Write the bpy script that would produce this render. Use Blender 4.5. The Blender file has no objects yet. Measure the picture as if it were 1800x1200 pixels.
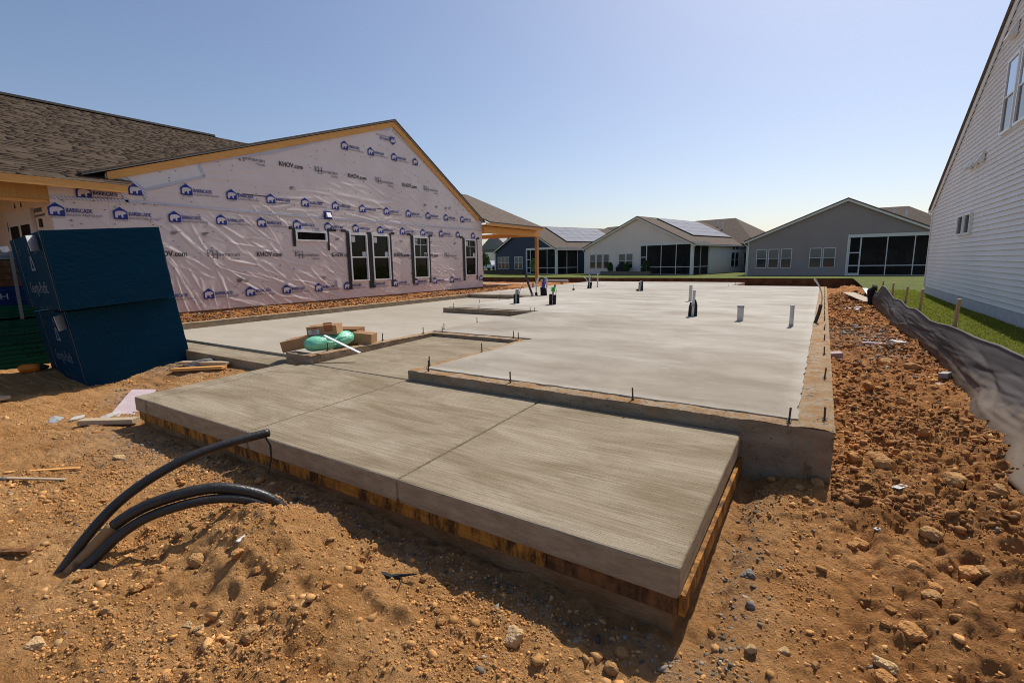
import bpy, math, random
import numpy as np
from mathutils import Vector, Matrix
random.seed(7)
rng = np.random.default_rng(11)
SC = bpy.context.scene
COL = SC.collection

# ------------------------------------------------------------------ camera
cam_d = bpy.data.cameras.new('camera')
cam_d.sensor_width = 36.0
cam_d.lens = 16.97
cam_d.clip_start = 0.05
cam_d.clip_end = 2000
cam = bpy.data.objects.new('camera', cam_d)
COL.objects.link(cam)
CR = Vector((0.84252, 0.53842, -0.01614)); CD = Vector((0.07314, -0.14403, -0.98687)); CF = Vector((-0.53367, 0.83028, -0.16073))
cam.matrix_world = Matrix(((CR.x, -CD.x, -CF.x, 0), (CR.y, -CD.y, -CF.y, 0), (CR.z, -CD.z, -CF.z, 1.05), (0, 0, 0, 1)))
SC.camera = cam

# ------------------------------------------------------------------ sky + sun
SUN = Vector((0.06, 0.80, 1.0)).normalized()
EL = math.asin(SUN.z); AZ = math.atan2(SUN.x, SUN.y)
w = bpy.data.worlds.new('World'); SC.world = w; w.use_nodes = True
nt = w.node_tree
for n in list(nt.nodes): nt.nodes.remove(n)
sky = nt.nodes.new('ShaderNodeTexSky'); sky.sky_type = 'NISHITA'; sky.sun_disc = False
sky.sun_elevation = EL; sky.sun_rotation = AZ
sky.air_density = 1.0; sky.dust_density = 1.3; sky.ozone_density = 1.6
bg = nt.nodes.new('ShaderNodeBackground'); bg.inputs[1].default_value = 0.115
wo = nt.nodes.new('ShaderNodeOutputWorld')
tint = nt.nodes.new('ShaderNodeMix'); tint.data_type = 'RGBA'; tint.blend_type = 'MULTIPLY'; tint.inputs[0].default_value = 1.0; tint.inputs[7].default_value = (0.985, 0.965, 1.0, 1)
nt.links.new(sky.outputs[0], tint.inputs[6]); nt.links.new(tint.outputs[2], bg.inputs[0]); nt.links.new(bg.outputs[0], wo.inputs[0])
sd = bpy.data.lights.new('sun', 'SUN'); sd.energy = 4.5; sd.angle = math.radians(0.53); sd.color = (1.0, 0.94, 0.85)
so = bpy.data.objects.new('sun', sd); COL.objects.link(so)
so.rotation_euler = SUN.to_track_quat('Z', 'Y').to_euler(); so.location = (0, 0, 30)
SC.view_settings.view_transform = 'Standard'; SC.view_settings.look = 'None'
SC.view_settings.exposure = 0.0; SC.view_settings.gamma = 1.0
SC.view_settings.use_curve_mapping = False
SC.render.engine = 'CYCLES'
SC.cycles.use_denoising = True; SC.cycles.use_adaptive_sampling = False; SC.cycles.denoising_prefilter = 'ACCURATE'; SC.cycles.pixel_filter_type = 'BLACKMAN_HARRIS'; SC.cycles.filter_width = 1.0
SC.cycles.max_bounces = 8; SC.cycles.transparent_max_bounces = 12

# ------------------------------------------------------------------ noise
def _h(ix, iy, s):
    ix = ix.astype(np.int64); iy = iy.astype(np.int64)
    n = (ix * 374761393 + iy * 668265263 + s * 974711) & 0xffffffff
    n = ((n ^ (n >> 13)) * 1274126177) & 0xffffffff
    n = n ^ (n >> 16)
    return (n & 0xffff) / 65535.0
def vn(x, y, s=0):
    x = np.asarray(x, float); y = np.asarray(y, float)
    x0 = np.floor(x); y0 = np.floor(y); fx = x - x0; fy = y - y0
    fx = fx * fx * (3 - 2 * fx); fy = fy * fy * (3 - 2 * fy)
    a = _h(x0, y0, s); b = _h(x0 + 1, y0, s); c = _h(x0, y0 + 1, s); d = _h(x0 + 1, y0 + 1, s)
    return (a + (b - a) * fx) * (1 - fy) + (c + (d - c) * fx) * fy
def fbm(x, y, s=0, o=4):
    t = 0; a = 0.5; 
    for i in range(o):
        t = t + a * (vn(x, y, s + i * 17) * 2 - 1)
        x, y = x * 1.9 + y * 0.6 + 3.1, y * 1.9 - x * 0.6 + 1.7; a *= 0.5
    return t
def ss(a, b, t):
    t = np.clip((np.asarray(t, float) - a) / (b - a), 0, 1); return t * t * (3 - 2 * t)

# ------------------------------------------------------------------ materials
MATS = {}
def mat(name, col, rough=0.8, spec=0.3, var=0.0, scale=8.0, bump=0.0, bscale=40.0, metallic=0.0, col2=None, stretch=None, trans=0.0, det=6.0, bdist=0.02):
    """principled with a noise colour variation between col and col2 and a noise bump"""
    m = bpy.data.materials.new(name); m.use_nodes = True
    t = m.node_tree; b = t.nodes['Principled BSDF']
    b.inputs['Roughness'].default_value = rough; b.inputs['Specular IOR Level'].default_value = spec
    b.inputs['Metallic'].default_value = metallic; b.inputs['Base Color'].default_value = (*col, 1)
    tc = t.nodes.new('ShaderNodeTexCoord'); vec = tc.outputs['Object']
    if stretch:
        mp = t.nodes.new('ShaderNodeMapping'); mp.inputs['Scale'].default_value = stretch
        t.links.new(vec, mp.inputs[0]); vec = mp.outputs[0]
    if var or col2:
        nz = t.nodes.new('ShaderNodeTexNoise'); nz.inputs['Scale'].default_value = scale; nz.inputs['Detail'].default_value = det
        nz.inputs['Roughness'].default_value = 0.65
        t.links.new(vec, nz.inputs['Vector'])
        rp = t.nodes.new('ShaderNodeValToRGB')
        c2 = col2 if col2 else tuple(min(1, c * (1 + var)) for c in col)
        c1 = col if col2 else tuple(c * (1 - var) for c in col)
        rp.color_ramp.elements[0].position = 0.36; rp.color_ramp.elements[1].position = 0.66
        rp.color_ramp.elements[0].color = (*c1, 1); rp.color_ramp.elements[1].color = (*c2, 1)
        t.links.new(nz.outputs[0], rp.inputs[0]); t.links.new(rp.outputs[0], b.inputs['Base Color'])
    if bump:
        n2 = t.nodes.new('ShaderNodeTexNoise'); n2.inputs['Scale'].default_value = bscale; n2.inputs['Detail'].default_value = 8
        t.links.new(vec, n2.inputs['Vector'])
        bp = t.nodes.new('ShaderNodeBump'); bp.inputs['Strength'].default_value = bump; bp.inputs['Distance'].default_value = bdist
        t.links.new(n2.outputs[0], bp.inputs['Height']); t.links.new(bp.outputs[0], b.inputs['Normal'])
    MATS[name] = m
    return m
def N(t, kind, **kw):
    n = t.nodes.new(kind)
    for k, v in kw.items():
        if k in n.inputs: n.inputs[k].default_value = v
        else: setattr(n, k, v)
    return n
def noise(t, vec, scale, detail=5, rough=0.6, dist=0.0):
    n = N(t, 'ShaderNodeTexNoise', Scale=scale, Detail=detail, Roughness=rough, Distortion=dist); t.links.new(vec, n.inputs['Vector']); return n.outputs[0]
def ramp(t, fac, a, b, ca=(0, 0, 0), cb=(1, 1, 1)):
    r = t.nodes.new('ShaderNodeValToRGB'); e = r.color_ramp.elements
    e[0].position = a; e[1].position = b; e[0].color = (*ca, 1); e[1].color = (*cb, 1)
    t.links.new(fac, r.inputs[0]); return r.outputs[0]
def mixc(t, fac, a, b, mode='MIX'):
    n = t.nodes.new('ShaderNodeMix'); n.data_type = 'RGBA'; n.blend_type = mode
    for sock, v in ((n.inputs[0], fac), (n.inputs[6], a), (n.inputs[7], b)):
        if isinstance(v, (int, float)): sock.default_value = v
        elif isinstance(v, tuple): sock.default_value = (*v, 1)
        else: t.links.new(v, sock)
    return n.outputs[2]
def mapping(t, vec, scale=(1, 1, 1), rot=(0, 0, 0), loc=(0, 0, 0)):
    m = t.nodes.new('ShaderNodeMapping'); m.inputs['Scale'].default_value = scale; m.inputs['Rotation'].default_value = rot; m.inputs['Location'].default_value = loc
    t.links.new(vec, m.inputs[0]); return m.outputs[0]
def mathn(t, op, a, b=None):
    n = t.nodes.new('ShaderNodeMath'); n.operation = op
    for i, v in enumerate((a, b)):
        if v is None: continue
        if isinstance(v, (int, float)): n.inputs[i].default_value = v
        else: t.links.new(v, n.inputs[i])
    return n.outputs[0]
def newmat(name, rough=0.8, spec=0.3):
    m = bpy.data.materials.new(name); m.use_nodes = True; t = m.node_tree; b = t.nodes['Principled BSDF']
    b.inputs['Roughness'].default_value = rough; b.inputs['Specular IOR Level'].default_value = spec
    tc = t.nodes.new('ShaderNodeTexCoord'); MATS[name] = m
    return m, t, b, tc.outputs['Object']
def bump(t, b, h, strength=0.4, dist=0.02):
    n = t.nodes.new('ShaderNodeBump'); n.inputs['Strength'].default_value = strength; n.inputs['Distance'].default_value = dist
    t.links.new(h, n.inputs['Height']); t.links.new(n.outputs[0], b.inputs['Normal'])

# soil: orange-tan clay with darker patches, some painted in for shadow on rough dirt, and a grey cement / gravel mask painted per vertex
m, t, b, v = newmat('soil', 0.95, 0.1)
at = N(t, 'ShaderNodeAttribute', attribute_name='grey')
c = ramp(t, noise(t, v, 2.3, 8, 0.7), 0.33, 0.67, (0.56, 0.265, 0.086), (0.84, 0.475, 0.20))
c = mixc(t, ramp(t, noise(t, v, 26, 6, 0.7), 0.40, 0.62), mixc(t, 0.45, c, (0.28, 0.12, 0.036)), c)
c = mixc(t, ramp(t, noise(t, v, 95, 4, 0.7), 0.60, 0.72), c, (0.76, 0.50, 0.26))
g = ramp(t, noise(t, v, 60, 6, 0.75), 0.35, 0.65, (0.10, 0.095, 0.085), (0.36, 0.33, 0.28))
gm = mathn(t, 'MULTIPLY', at.outputs['Fac'], ramp(t, noise(t, v, 9, 6, 0.75), 0.36, 0.60))
c = mixc(t, gm, c, g)
at2 = N(t, 'ShaderNodeAttribute', attribute_name='red')
dk = mathn(t, 'MULTIPLY', at2.outputs['Fac'], ramp(t, noise(t, v, 3.4, 7, 0.75), 0.44, 0.60))
c = mixc(t, mathn(t, 'MULTIPLY', dk, 0.75), c, (0.17, 0.072, 0.027))  # dark brown clods, and shadows on the rough dirt painted as blotches
c = mixc(t, at2.outputs['Fac'], c, mixc(t, 1.0, c, (0.90, 0.76, 0.66), 'MULTIPLY'))
t.links.new(c, b.inputs['Base Color'])
bump(t, b, mathn(t, 'ADD', noise(t, v, 70, 8, 0.75), mathn(t, 'MULTIPLY', noise(t, v, 22, 6, 0.7), 1.2)), 1.0, 0.035)

mat('shaded_clay', (0.07, 0.035, 0.018), 0.95, 0.1, col2=(0.15, 0.08, 0.04), scale=3, bump=0.8, bscale=8)  # clay colour darkened to carry the shade on the cut bank
# loose stones: colour from an attribute
m, t, b, v = newmat('pebble', 0.95, 0.15)
at = N(t, 'ShaderNodeAttribute', attribute_name='tint')
c = mixc(t, 1.0, at.outputs['Color'], ramp(t, noise(t, v, 120, 4), 0.3, 0.7, (0.7, 0.7, 0.7), (1.15, 1.15, 1.15)), 'MULTIPLY')
t.links.new(c, b.inputs['Base Color'])
mat('rock', (0.36, 0.185, 0.068), 0.95, 0.1, col2=(0.54, 0.325, 0.145), scale=2.2, bump=1.0, bscale=5, bdist=0.012)
mat('rock_pale', (0.48, 0.30, 0.135), 0.9, 0.12, col2=(0.68, 0.50, 0.29), scale=2.0, bump=1.0, bscale=5, bdist=0.012)
mat('rock_grey', (0.16, 0.15, 0.14), 0.9, 0.2, col2=(0.32, 0.29, 0.24), scale=2.5, bump=1.0, bscale=5, bdist=0.012)
mat('clod', (0.40, 0.175, 0.058), 0.97, 0.08, col2=(0.66, 0.36, 0.14), scale=2.5, bump=1.0, bscale=6, bdist=0.012)

# concrete, trowelled (main floor)
def floormat(nm, tone):
    m, t, b, v = newmat(nm, 0.85, 0.18)
    v2 = mapping(t, v, (0.75, 1.35, 1))
    c = ramp(t, noise(t, v2, 1.5, 8, 0.62, 0.4), 0.36, 0.66, (0.31, 0.277, 0.222), (0.43, 0.395, 0.335))
    c = mixc(t, ramp(t, noise(t, mapping(t, v, (0.5, 2.0, 1)), 3.1, 7, 0.7, 0.6), 0.60, 0.76), c, (0.49, 0.462, 0.405))
    c = mixc(t, ramp(t, noise(t, mapping(t, v, (0.6, 1.2, 1), loc=(3, 1, 0)), 0.55, 3, 0.5), 0.44, 0.62), c, mixc(t, 1.0, c, (0.83, 0.81, 0.775), 'MULTIPLY'))
    c = mixc(t, ramp(t, noise(t, v, 160, 3), 0.62, 0.72), c, mixc(t, 1.0, c, (0.78, 0.77, 0.74), 'MULTIPLY'))
    c = mixc(t, mathn(t, 'MULTIPLY', ramp(t, noise(t, mapping(t, v, (0.5, 5.0, 1), (0, 0, 0.12)), 2.6, 8, 0.75, 1.2), 0.60, 0.68), 0.5), c, (0.56, 0.53, 0.475))
    c = mixc(t, mathn(t, 'MULTIPLY', ramp(t, noise(t, mapping(t, v, (1.2, 2.2, 1), (0, 0, -0.3)), 4.5, 8, 0.8, 0.8), 0.57, 0.67), 0.45), c, (0.25, 0.217, 0.165))
    sx = N(t, 'ShaderNodeSeparateXYZ'); t.links.new(v, sx.inputs[0])
    wob = mathn(t, 'MULTIPLY', noise(t, v, 6, 5), 0.30)
    # floor colour gets darker towards the porch, with an uneven edge
    near_dark = ramp(t, mathn(t, 'MULTIPLY', mathn(t, 'ADD', sx.outputs[1], mathn(t, 'MULTIPLY', noise(t, v, 0.5, 4), 6.0)), 0.05), 0.42, 0.68, (1, 1, 1), (0, 0, 0))
    c = mixc(t, near_dark, c, mixc(t, 1.0, c, (0.80, 0.775, 0.735), 'MULTIPLY'))
    # pale efflorescence band just inside the slab's front and right edges
    d1 = mathn(t, 'ADD', mathn(t, 'SUBTRACT', sx.outputs[1], 3.42), wob)
    d2 = mathn(t, 'ADD', mathn(t, 'SUBTRACT', 0.10, sx.outputs[0]), wob)
    dm = mathn(t, 'MINIMUM', d1, d2)
    band = ramp(t, dm, 0.24, 0.46, (1, 1, 1), (0, 0, 0))
    c = mixc(t, mathn(t, 'MULTIPLY', band, 0.45), c, (0.50, 0.465, 0.395))
    c = mixc(t, 1.0, c, tone, 'MULTIPLY')
    t.links.new(c, b.inputs['Base Color'])
    bump(t, b, mathn(t, 'ADD', noise(t, v, 90, 6), mathn(t, 'MULTIPLY', noise(t, v2, 3, 5), 2.0)), 0.25, 0.008)
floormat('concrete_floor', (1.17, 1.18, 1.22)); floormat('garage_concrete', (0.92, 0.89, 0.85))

# concrete, broomed (porch panels)
m, t, b, v = newmat('concrete_broom', 0.9, 0.2)
vs = mapping(t, v, (0.7, 38, 1), (0, 0, 0.03))
vw = mapping(t, v, (0.8, 2.4, 1), (0, 0, 0.05))
c = ramp(t, noise(t, vw, 1.4, 9, 0.70, 0.6), 0.38, 0.62, (0.240, 0.187, 0.117), (0.370, 0.307, 0.222))
c = mixc(t, ramp(t, noise(t, v, 210, 3, 0.6), 0.54, 0.70), c, mixc(t, 1.0, c, (0.50, 0.47, 0.42), 'MULTIPLY'))
c = mixc(t, ramp(t, noise(t, v, 330, 2, 0.6), 0.60, 0.70), c, mixc(t, 1.0, c, (1.35, 1.35, 1.35), 'MULTIPLY'))
c = mixc(t, ramp(t, noise(t, vs, 2.2, 4), 0.35, 0.75), mixc(t, 1.0, c, (0.80, 0.795, 0.78), 'MULTIPLY'), mixc(t, 1.0, c, (1.18, 1.18, 1.18), 'MULTIPLY'))
t.links.new(c, b.inputs['Base Color'])
bump(t, b, mathn(t, 'ADD', mathn(t, 'MULTIPLY', noise(t, vs, 2.2, 4), 1.2), mathn(t, 'MULTIPLY', noise(t, v, 170, 5), 0.8)), 0.55, 0.010)

# concrete, formed faces with clay splashes
m, t, b, v = newmat('concrete_face', 0.92, 0.15)
c = ramp(t, noise(t, mapping(t, v, (1, 1, 2.5)), 4, 8, 0.65), 0.34, 0.68, (0.22, 0.165, 0.11), (0.37, 0.295, 0.21))
c = mixc(t, ramp(t, noise(t, v, 38, 3, 0.8), 0.62, 0.67), c, (0.09, 0.07, 0.055))
c = mixc(t, mathn(t, 'MULTIPLY', ramp(t, noise(t, mapping(t, v, (2.2, 2.2, 0.9)), 2.0, 8, 0.75), 0.50, 0.70), 0.55), c, (0.46, 0.22, 0.07))
c = mixc(t, mathn(t, 'MULTIPLY', ramp(t, noise(t, mapping(t, v, (3.6, 3.6, 1.5)), 3.2, 8, 0.8), 0.585, 0.63), 0.6), c, (0.10, 0.055, 0.03))
t.links.new(c, b.inputs['Base Color'])
bump(t, b, noise(t, v, 45, 8, 0.7), 0.6, 0.014)
# top of the stem walls: clay-smeared rough edge
m, t, b, v = newmat('concrete_rim', 0.95, 0.1)
c = ramp(t, noise(t, v, 9, 8, 0.75), 0.38, 0.64, (0.44, 0.23, 0.085), (0.56, 0.46, 0.33))
c = mixc(t, ramp(t, noise(t, v, 18, 6, 0.8), 0.55, 0.62), c, (0.11, 0.09, 0.07))
t.links.new(c, b.inputs['Base Color'])
bump(t, b, noise(t, v, 40, 8, 0.8), 1.0, 0.03)
mat('slab_side', (0.29, 0.225, 0.15), 0.92, 0.12, col2=(0.42, 0.34, 0.235), scale=6, bump=0.5, bscale=60, stretch=(1, 1, 4))
mat('muddy_footing', (0.20, 0.10, 0.042), 0.95, 0.1, col2=(0.31, 0.185, 0.095), scale=5, bump=0.7, bscale=30, stretch=(1, 1, 2))
# wood
def woodmat(name, a, bb, stretch, stain=None, rough=0.75):
    m, t, b, v = newmat(name, rough, 0.2)
    vs = mapping(t, v, stretch)
    c = ramp(t, noise(t, vs, 3.0, 7, 0.7, 0.5), 0.3, 0.7, a, bb)
    if stain: c = mixc(t, ramp(t, noise(t, mapping(t, v, (7, 7, 2.2)), 2.0, 7, 0.75), 0.43, 0.60), c, stain)
    t.links.new(c, b.inputs['Base Color']); bump(t, b, noise(t, vs, 6, 5), 0.35, 0.006)
woodmat('form_board', (0.30, 0.125, 0.022), (0.56, 0.25, 0.042), (1.2, 30, 22), (0.07, 0.032, 0.012))
woodmat('form_board_dark', (0.13, 0.055, 0.022), (0.27, 0.125, 0.045), (1.2, 30, 22), (0.06, 0.03, 0.015))
woodmat('pine', (0.60, 0.275, 0.075), (0.78, 0.43, 0.14), (25, 1.0, 18))
woodmat('pine_x', (0.48, 0.24, 0.07), (0.64, 0.38, 0.14), (1.0, 25, 18))
woodmat('pine_grey', (0.36, 0.27, 0.17), (0.55, 0.44, 0.30), (25, 3, 18))
woodmat('post_wood', (0.40, 0.20, 0.055), (0.56, 0.32, 0.10), (22, 22, 1.0))
woodmat('stake_wood', (0.36, 0.24, 0.12), (0.55, 0.40, 0.23), (30, 30, 1.5))
# house wrap
m, t, b, v = newmat('house_wrap', 0.30, 0.45)
c = ramp(t, noise(t, v, 0.9, 4), 0.3, 0.7, (0.67, 0.560, 0.520), (0.75, 0.645, 0.605))
c = mixc(t, ramp(t, noise(t, v, 14, 2, 0.4), 0.74, 0.76), c, (0.45, 0.40, 0.40))
t.links.new(c, b.inputs['Base Color']); bump(t, b, noise(t, v, 9, 5), 0.06, 0.02)
mat('house_wrap_white', (0.68, 0.64, 0.62), 0.4, 0.4, var=0.06, scale=2)
mat('house_wrap_front', (0.72, 0.60, 0.50), 0.5, 0.3, var=0.06, scale=1.5)
mat('print_blue', (0.018, 0.035, 0.22), 0.5, 0.3)
mat('print_grey', (0.085, 0.09, 0.12), 0.5, 0.3)
mat('print_black', (0.02, 0.02, 0.025), 0.5, 0.3)
mat('print_light', (0.62, 0.56, 0.56), 0.45, 0.3)
m, t, b, v = newmat('seam_tape', 0.4, 0.35)
wv = N(t, 'ShaderNodeTexWave', Scale=6.0, Distortion=0.6); wv.bands_direction = 'DIAGONAL'
t.links.new(mapping(t, v, (0, 1.6, 1.6)), wv.inputs['Vector'])
t.links.new(ramp(t, wv.outputs['Fac'], 0.60, 0.72, (0.66, 0.64, 0.65), (0.26, 0.28, 0.46)), b.inputs['Base Color'])
mat('flash_tape', (0.012, 0.012, 0.013), 0.45, 0.4, var=0.4, scale=20)
mat('white_vinyl', (0.80, 0.80, 0.79), 0.4, 0.4, var=0.03)
mat('white_trim', (0.74, 0.74, 0.73), 0.5, 0.35, var=0.04, scale=3)
mat('sticker', (0.62, 0.64, 0.62), 0.5, 0.3, var=0.2, scale=60)
mat('dark_glass', (0.022, 0.026, 0.03), 0.06, 0.6)
mat('grey_glass', (0.13, 0.14, 0.15), 0.10, 0.6)
m, t, b, v = newmat('window_glass')
t.nodes.remove(b); out = t.nodes['Material Output']
tr = N(t, 'ShaderNodeBsdfTransparent'); tr.inputs[0].default_value = (0.42, 0.46, 0.46, 1)
gl = N(t, 'ShaderNodeBsdfGlossy', Roughness=0.03); fr = N(t, 'ShaderNodeFresnel', IOR=1.28)
mx = N(t, 'ShaderNodeMixShader'); t.links.new(fr.outputs[0], mx.inputs[0]); t.links.new(tr.outputs[0], mx.inputs[1]); t.links.new(gl.outputs[0], mx.inputs[2]); t.links.new(mx.outputs[0], out.inputs[0])
m, t, b, v = newmat('insect_screen')
out = t.nodes['Material Output']; b.inputs['Base Color'].default_value = (0.012, 0.012, 0.013, 1)
tr = N(t, 'ShaderNodeBsdfTransparent'); mx = N(t, 'ShaderNodeMixShader'); mx.inputs[0].default_value = 0.5
t.links.new(tr.outputs[0], mx.inputs[1]); t.links.new(b.outputs[0], mx.inputs[2]); t.links.new(mx.outputs[0], out.inputs[0])
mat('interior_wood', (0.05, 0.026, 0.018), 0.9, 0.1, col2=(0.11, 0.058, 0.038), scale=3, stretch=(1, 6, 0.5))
# shingles
def shinglemat(name, a, bb):
    m, t, b, v = newmat(name, 0.95, 0.12)
    at = N(t, 'ShaderNodeAttribute', attribute_name='tint'); oi = N(t, 'ShaderNodeObjectInfo')
    f = mathn(t, 'FRACT', mathn(t, 'ADD', at.outputs['Fac'], oi.outputs['Random']))
    c = ramp(t, f, 0.0, 1.0, a, bb)
    c = mixc(t, 1.0, c, ramp(t, noise(t, v, 45, 5, 0.8), 0.3, 0.7, (0.75, 0.75, 0.75), (1.2, 1.2, 1.2)), 'MULTIPLY')
    t.links.new(c, b.inputs['Base Color'])
shinglemat('shingle', (0.066, 0.045, 0.029), (0.098, 0.070, 0.048))
mat('roof_far', (0.115, 0.088, 0.068), 0.95, 0.12, col2=(0.175, 0.138, 0.108), scale=3.0, bump=0.5, bscale=9, stretch=(1.0, 1.0, 7))
mat('drip_edge', (0.30, 0.30, 0.30), 0.5, 0.4)
mat('ridge_vent', (0.035, 0.03, 0.028), 0.9, 0.2, var=0.3)
# siding
def sidingmat(name, col):
    m, t, b, v = newmat(name, 0.55, 0.3)
    c = mixc(t, ramp(t, noise(t, v, 0.6, 5), 0.35, 0.7), tuple(x * 0.95 for x in col), tuple(min(1, x * 1.05) for x in col))
    t.links.new(c, b.inputs['Base Color'])
    bump(t, b, noise(t, mapping(t, v, (1, 1, 8)), 6, 4), 0.1, 0.004)
sidingmat('siding_white', (0.74, 0.725, 0.70)); sidingmat('siding_grey', (0.325, 0.28, 0.27)); sidingmat('siding_blue', (0.030, 0.045, 0.085)); sidingmat('siding_cream', (0.80, 0.70, 0.65)); sidingmat('siding_slate', (0.16, 0.17, 0.18))
mat('block_grey', (0.55, 0.55, 0.55), 0.85, 0.2, var=0.12, scale=9, bump=0.4, bscale=25)
mat('solar', (0.20, 0.21, 0.25), 0.65, 0.1, metallic=0.0, var=0.08, scale=1.5)
mat('solar_rail', (0.02, 0.02, 0.022), 0.5, 0.4)
mat('porch_inside', (0.22, 0.21, 0.20), 0.8, 0.2, var=0.1)
mat('paver', (0.17, 0.13, 0.10), 0.9, 0.15, col2=(0.30, 0.25, 0.21), scale=7, bump=0.6, bscale=16)
mat('paver_dark', (0.08, 0.06, 0.05), 0.9, 0.15, col2=(0.14, 0.11, 0.09), scale=7, bump=0.6, bscale=16)
# plastics, metals, paper
mat('pvc_white', (0.62, 0.61, 0.59), 0.45, 0.4, col2=(0.48, 0.47, 0.45), scale=12)
mat('pvc_grey', (0.30, 0.30, 0.30), 0.5, 0.4, var=0.2, scale=14)
mat('conduit', (0.018, 0.018, 0.019), 0.38, 0.45, col2=(0.035, 0.033, 0.030), scale=9, bump=0.15, bscale=60)
m, t, b, v = newmat('conduit_muddy', 0.6, 0.3)
t.links.new(ramp(t, noise(t, v, 14, 7, 0.7), 0.30, 0.46, (0.04, 0.03, 0.022), (0.30, 0.185, 0.085)), b.inputs['Base Color'])
mat('foam_black', (0.022, 0.022, 0.024), 0.8, 0.2, var=0.3, scale=25, bump=0.4, bscale=50)
mat('cable_white', (0.62, 0.62, 0.60), 0.5, 0.3); mat('cable_purple', (0.14, 0.07, 0.32), 0.5, 0.3); mat('cable_green', (0.05, 0.42, 0.05), 0.5, 0.3); mat('cable_blue', (0.03, 0.06, 0.30), 0.5, 0.3)
mat('bolt_steel', (0.07, 0.055, 0.045), 0.65, 0.4, metallic=0.6, col2=(0.15, 0.10, 0.07), scale=60)
mat('cardboard', (0.42, 0.245, 0.125), 0.85, 0.2, var=0.1, scale=6)
mat('cardboard_dark', (0.27, 0.14, 0.065), 0.85, 0.2, var=0.12, scale=6)
mat('paper_label', (0.60, 0.62, 0.64), 0.7, 0.2, var=0.12, scale=40)
mat('red_print', (0.35, 0.08, 0.04), 0.8, 0.2)
m, t, b, v = newmat('green_plastic', 0.28, 0.5)
t.links.new(ramp(t, noise(t, v, 7, 4), 0.4, 0.62, (0.13, 0.56, 0.33), (0.26, 0.70, 0.48)), b.inputs['Base Color'])
bump(t, b, noise(t, mapping(t, v, (3, 1, 3)), 9, 6, 0.6, 1.0), 0.6, 0.02)
mat('pink_foam', (0.46, 0.37, 0.38), 0.8, 0.2, var=0.08, scale=8)
mat('cement_scrap', (0.60, 0.57, 0.51), 0.9, 0.2, var=0.15, scale=12, bump=0.7, bscale=25)
mat('clear_film', (0.50, 0.50, 0.50), 0.3, 0.5, var=0.15, scale=20, bump=0.8, bscale=18)
def sheetmat(name, col, col2):
    m, t, b, v = newmat(name, 0.9, 0.10)
    c = ramp(t, noise(t, mapping(t, v, (1.5, 1.5, 40)), 2.5, 6, 0.7), 0.32, 0.68, col, col2)
    c = mixc(t, ramp(t, noise(t, v, 1.3, 4), 0.45, 0.65), c, mixc(t, 1.0, c, (0.8, 1.1, 1.15), 'MULTIPLY'))
    t.links.new(c, b.inputs['Base Color']); bump(t, b, noise(t, mapping(t, v, (2, 2, 70)), 3, 4), 0.25, 0.004)
sheetmat('sheet_blue', (0.003, 0.026, 0.058), (0.005, 0.047, 0.086)); sheetmat('sheet_green', (0.004, 0.035, 0.022), (0.008, 0.065, 0.04)); sheetmat('sheet_navy', (0.004, 0.012, 0.06), (0.008, 0.025, 0.10)); sheetmat('sheet_brown', (0.045, 0.022, 0.012), (0.10, 0.05, 0.025)); sheetmat('sheet_grey', (0.09, 0.11, 0.15), (0.15, 0.17, 0.20))
mat('print_pale', (0.16, 0.20, 0.27), 0.8, 0.2); mat('print_dim', (0.035, 0.07, 0.12), 0.8, 0.2); mat('print_dark', (0.002, 0.010, 0.008), 0.8, 0.2)
mat('strap', (0.10, 0.12, 0.14), 0.4, 0.5)
mat('orange_plastic', (0.75, 0.20, 0.01), 0.45, 0.4); mat('black_rubber', (0.02, 0.02, 0.02), 0.7, 0.3)
mat('car_white', (0.72, 0.73, 0.74), 0.25, 0.5)
m, t, b, v = newmat('silt_fabric', 0.62, 0.25)
c = ramp(t, noise(t, mapping(t, v, (2, 0.5, 2)), 2.0, 4, 0.5), 0.35, 0.66, (0.060, 0.048, 0.041), (0.115, 0.094, 0.080))
sx = N(t, 'ShaderNodeSeparateXYZ'); t.links.new(v, sx.inputs[0])
lowm = ramp(t, mathn(t, 'ADD', sx.outputs[2], mathn(t, 'MULTIPLY', noise(t, v, 5, 6), 0.42)), -0.10, 0.10, (1, 1, 1), (0, 0, 0))
c = mixc(t, mathn(t, 'MULTIPLY', lowm, 0.65), c, (0.22, 0.15, 0.09))
t.links.new(c, b.inputs['Base Color']); bump(t, b, noise(t, mapping(t, v, (3, 0.5, 3)), 3, 3), 0.25, 0.02)
out = t.nodes['Material Output']; trl = N(t, 'ShaderNodeBsdfTranslucent'); t.links.new(c, trl.inputs[0])
mx = N(t, 'ShaderNodeMixShader'); mx.inputs[0].default_value = 0.22; t.links.new(b.outputs[0], mx.inputs[1]); t.links.new(trl.outputs[0], mx.inputs[2]); t.links.new(mx.outputs[0], out.inputs[0])
m, t, b, v = newmat('lawn', 0.9, 0.15)
c = ramp(t, noise(t, v, 1.2, 6, 0.7), 0.35, 0.68, (0.11, 0.135, 0.018), (0.20, 0.215, 0.04))
c = mixc(t, ramp(t, noise(t, v, 40, 4, 0.8), 0.40, 0.62), mixc(t, 1.0, c, (0.6, 0.65, 0.6), 'MULTIPLY'), c)
t.links.new(c, b.inputs['Base Color']); bump(t, b, noise(t, v, 60, 6, 0.8), 1.0, 0.04)
m, t, b, v = newmat('grass_blade', 0.7, 0.2)
at = N(t, 'ShaderNodeAttribute', attribute_name='tint'); t.links.new(at.outputs['Color'], b.inputs['Base Color'])
out = t.nodes['Material Output']; trl = N(t, 'ShaderNodeBsdfTranslucent'); t.links.new(at.outputs['Color'], trl.inputs[0])
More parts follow.
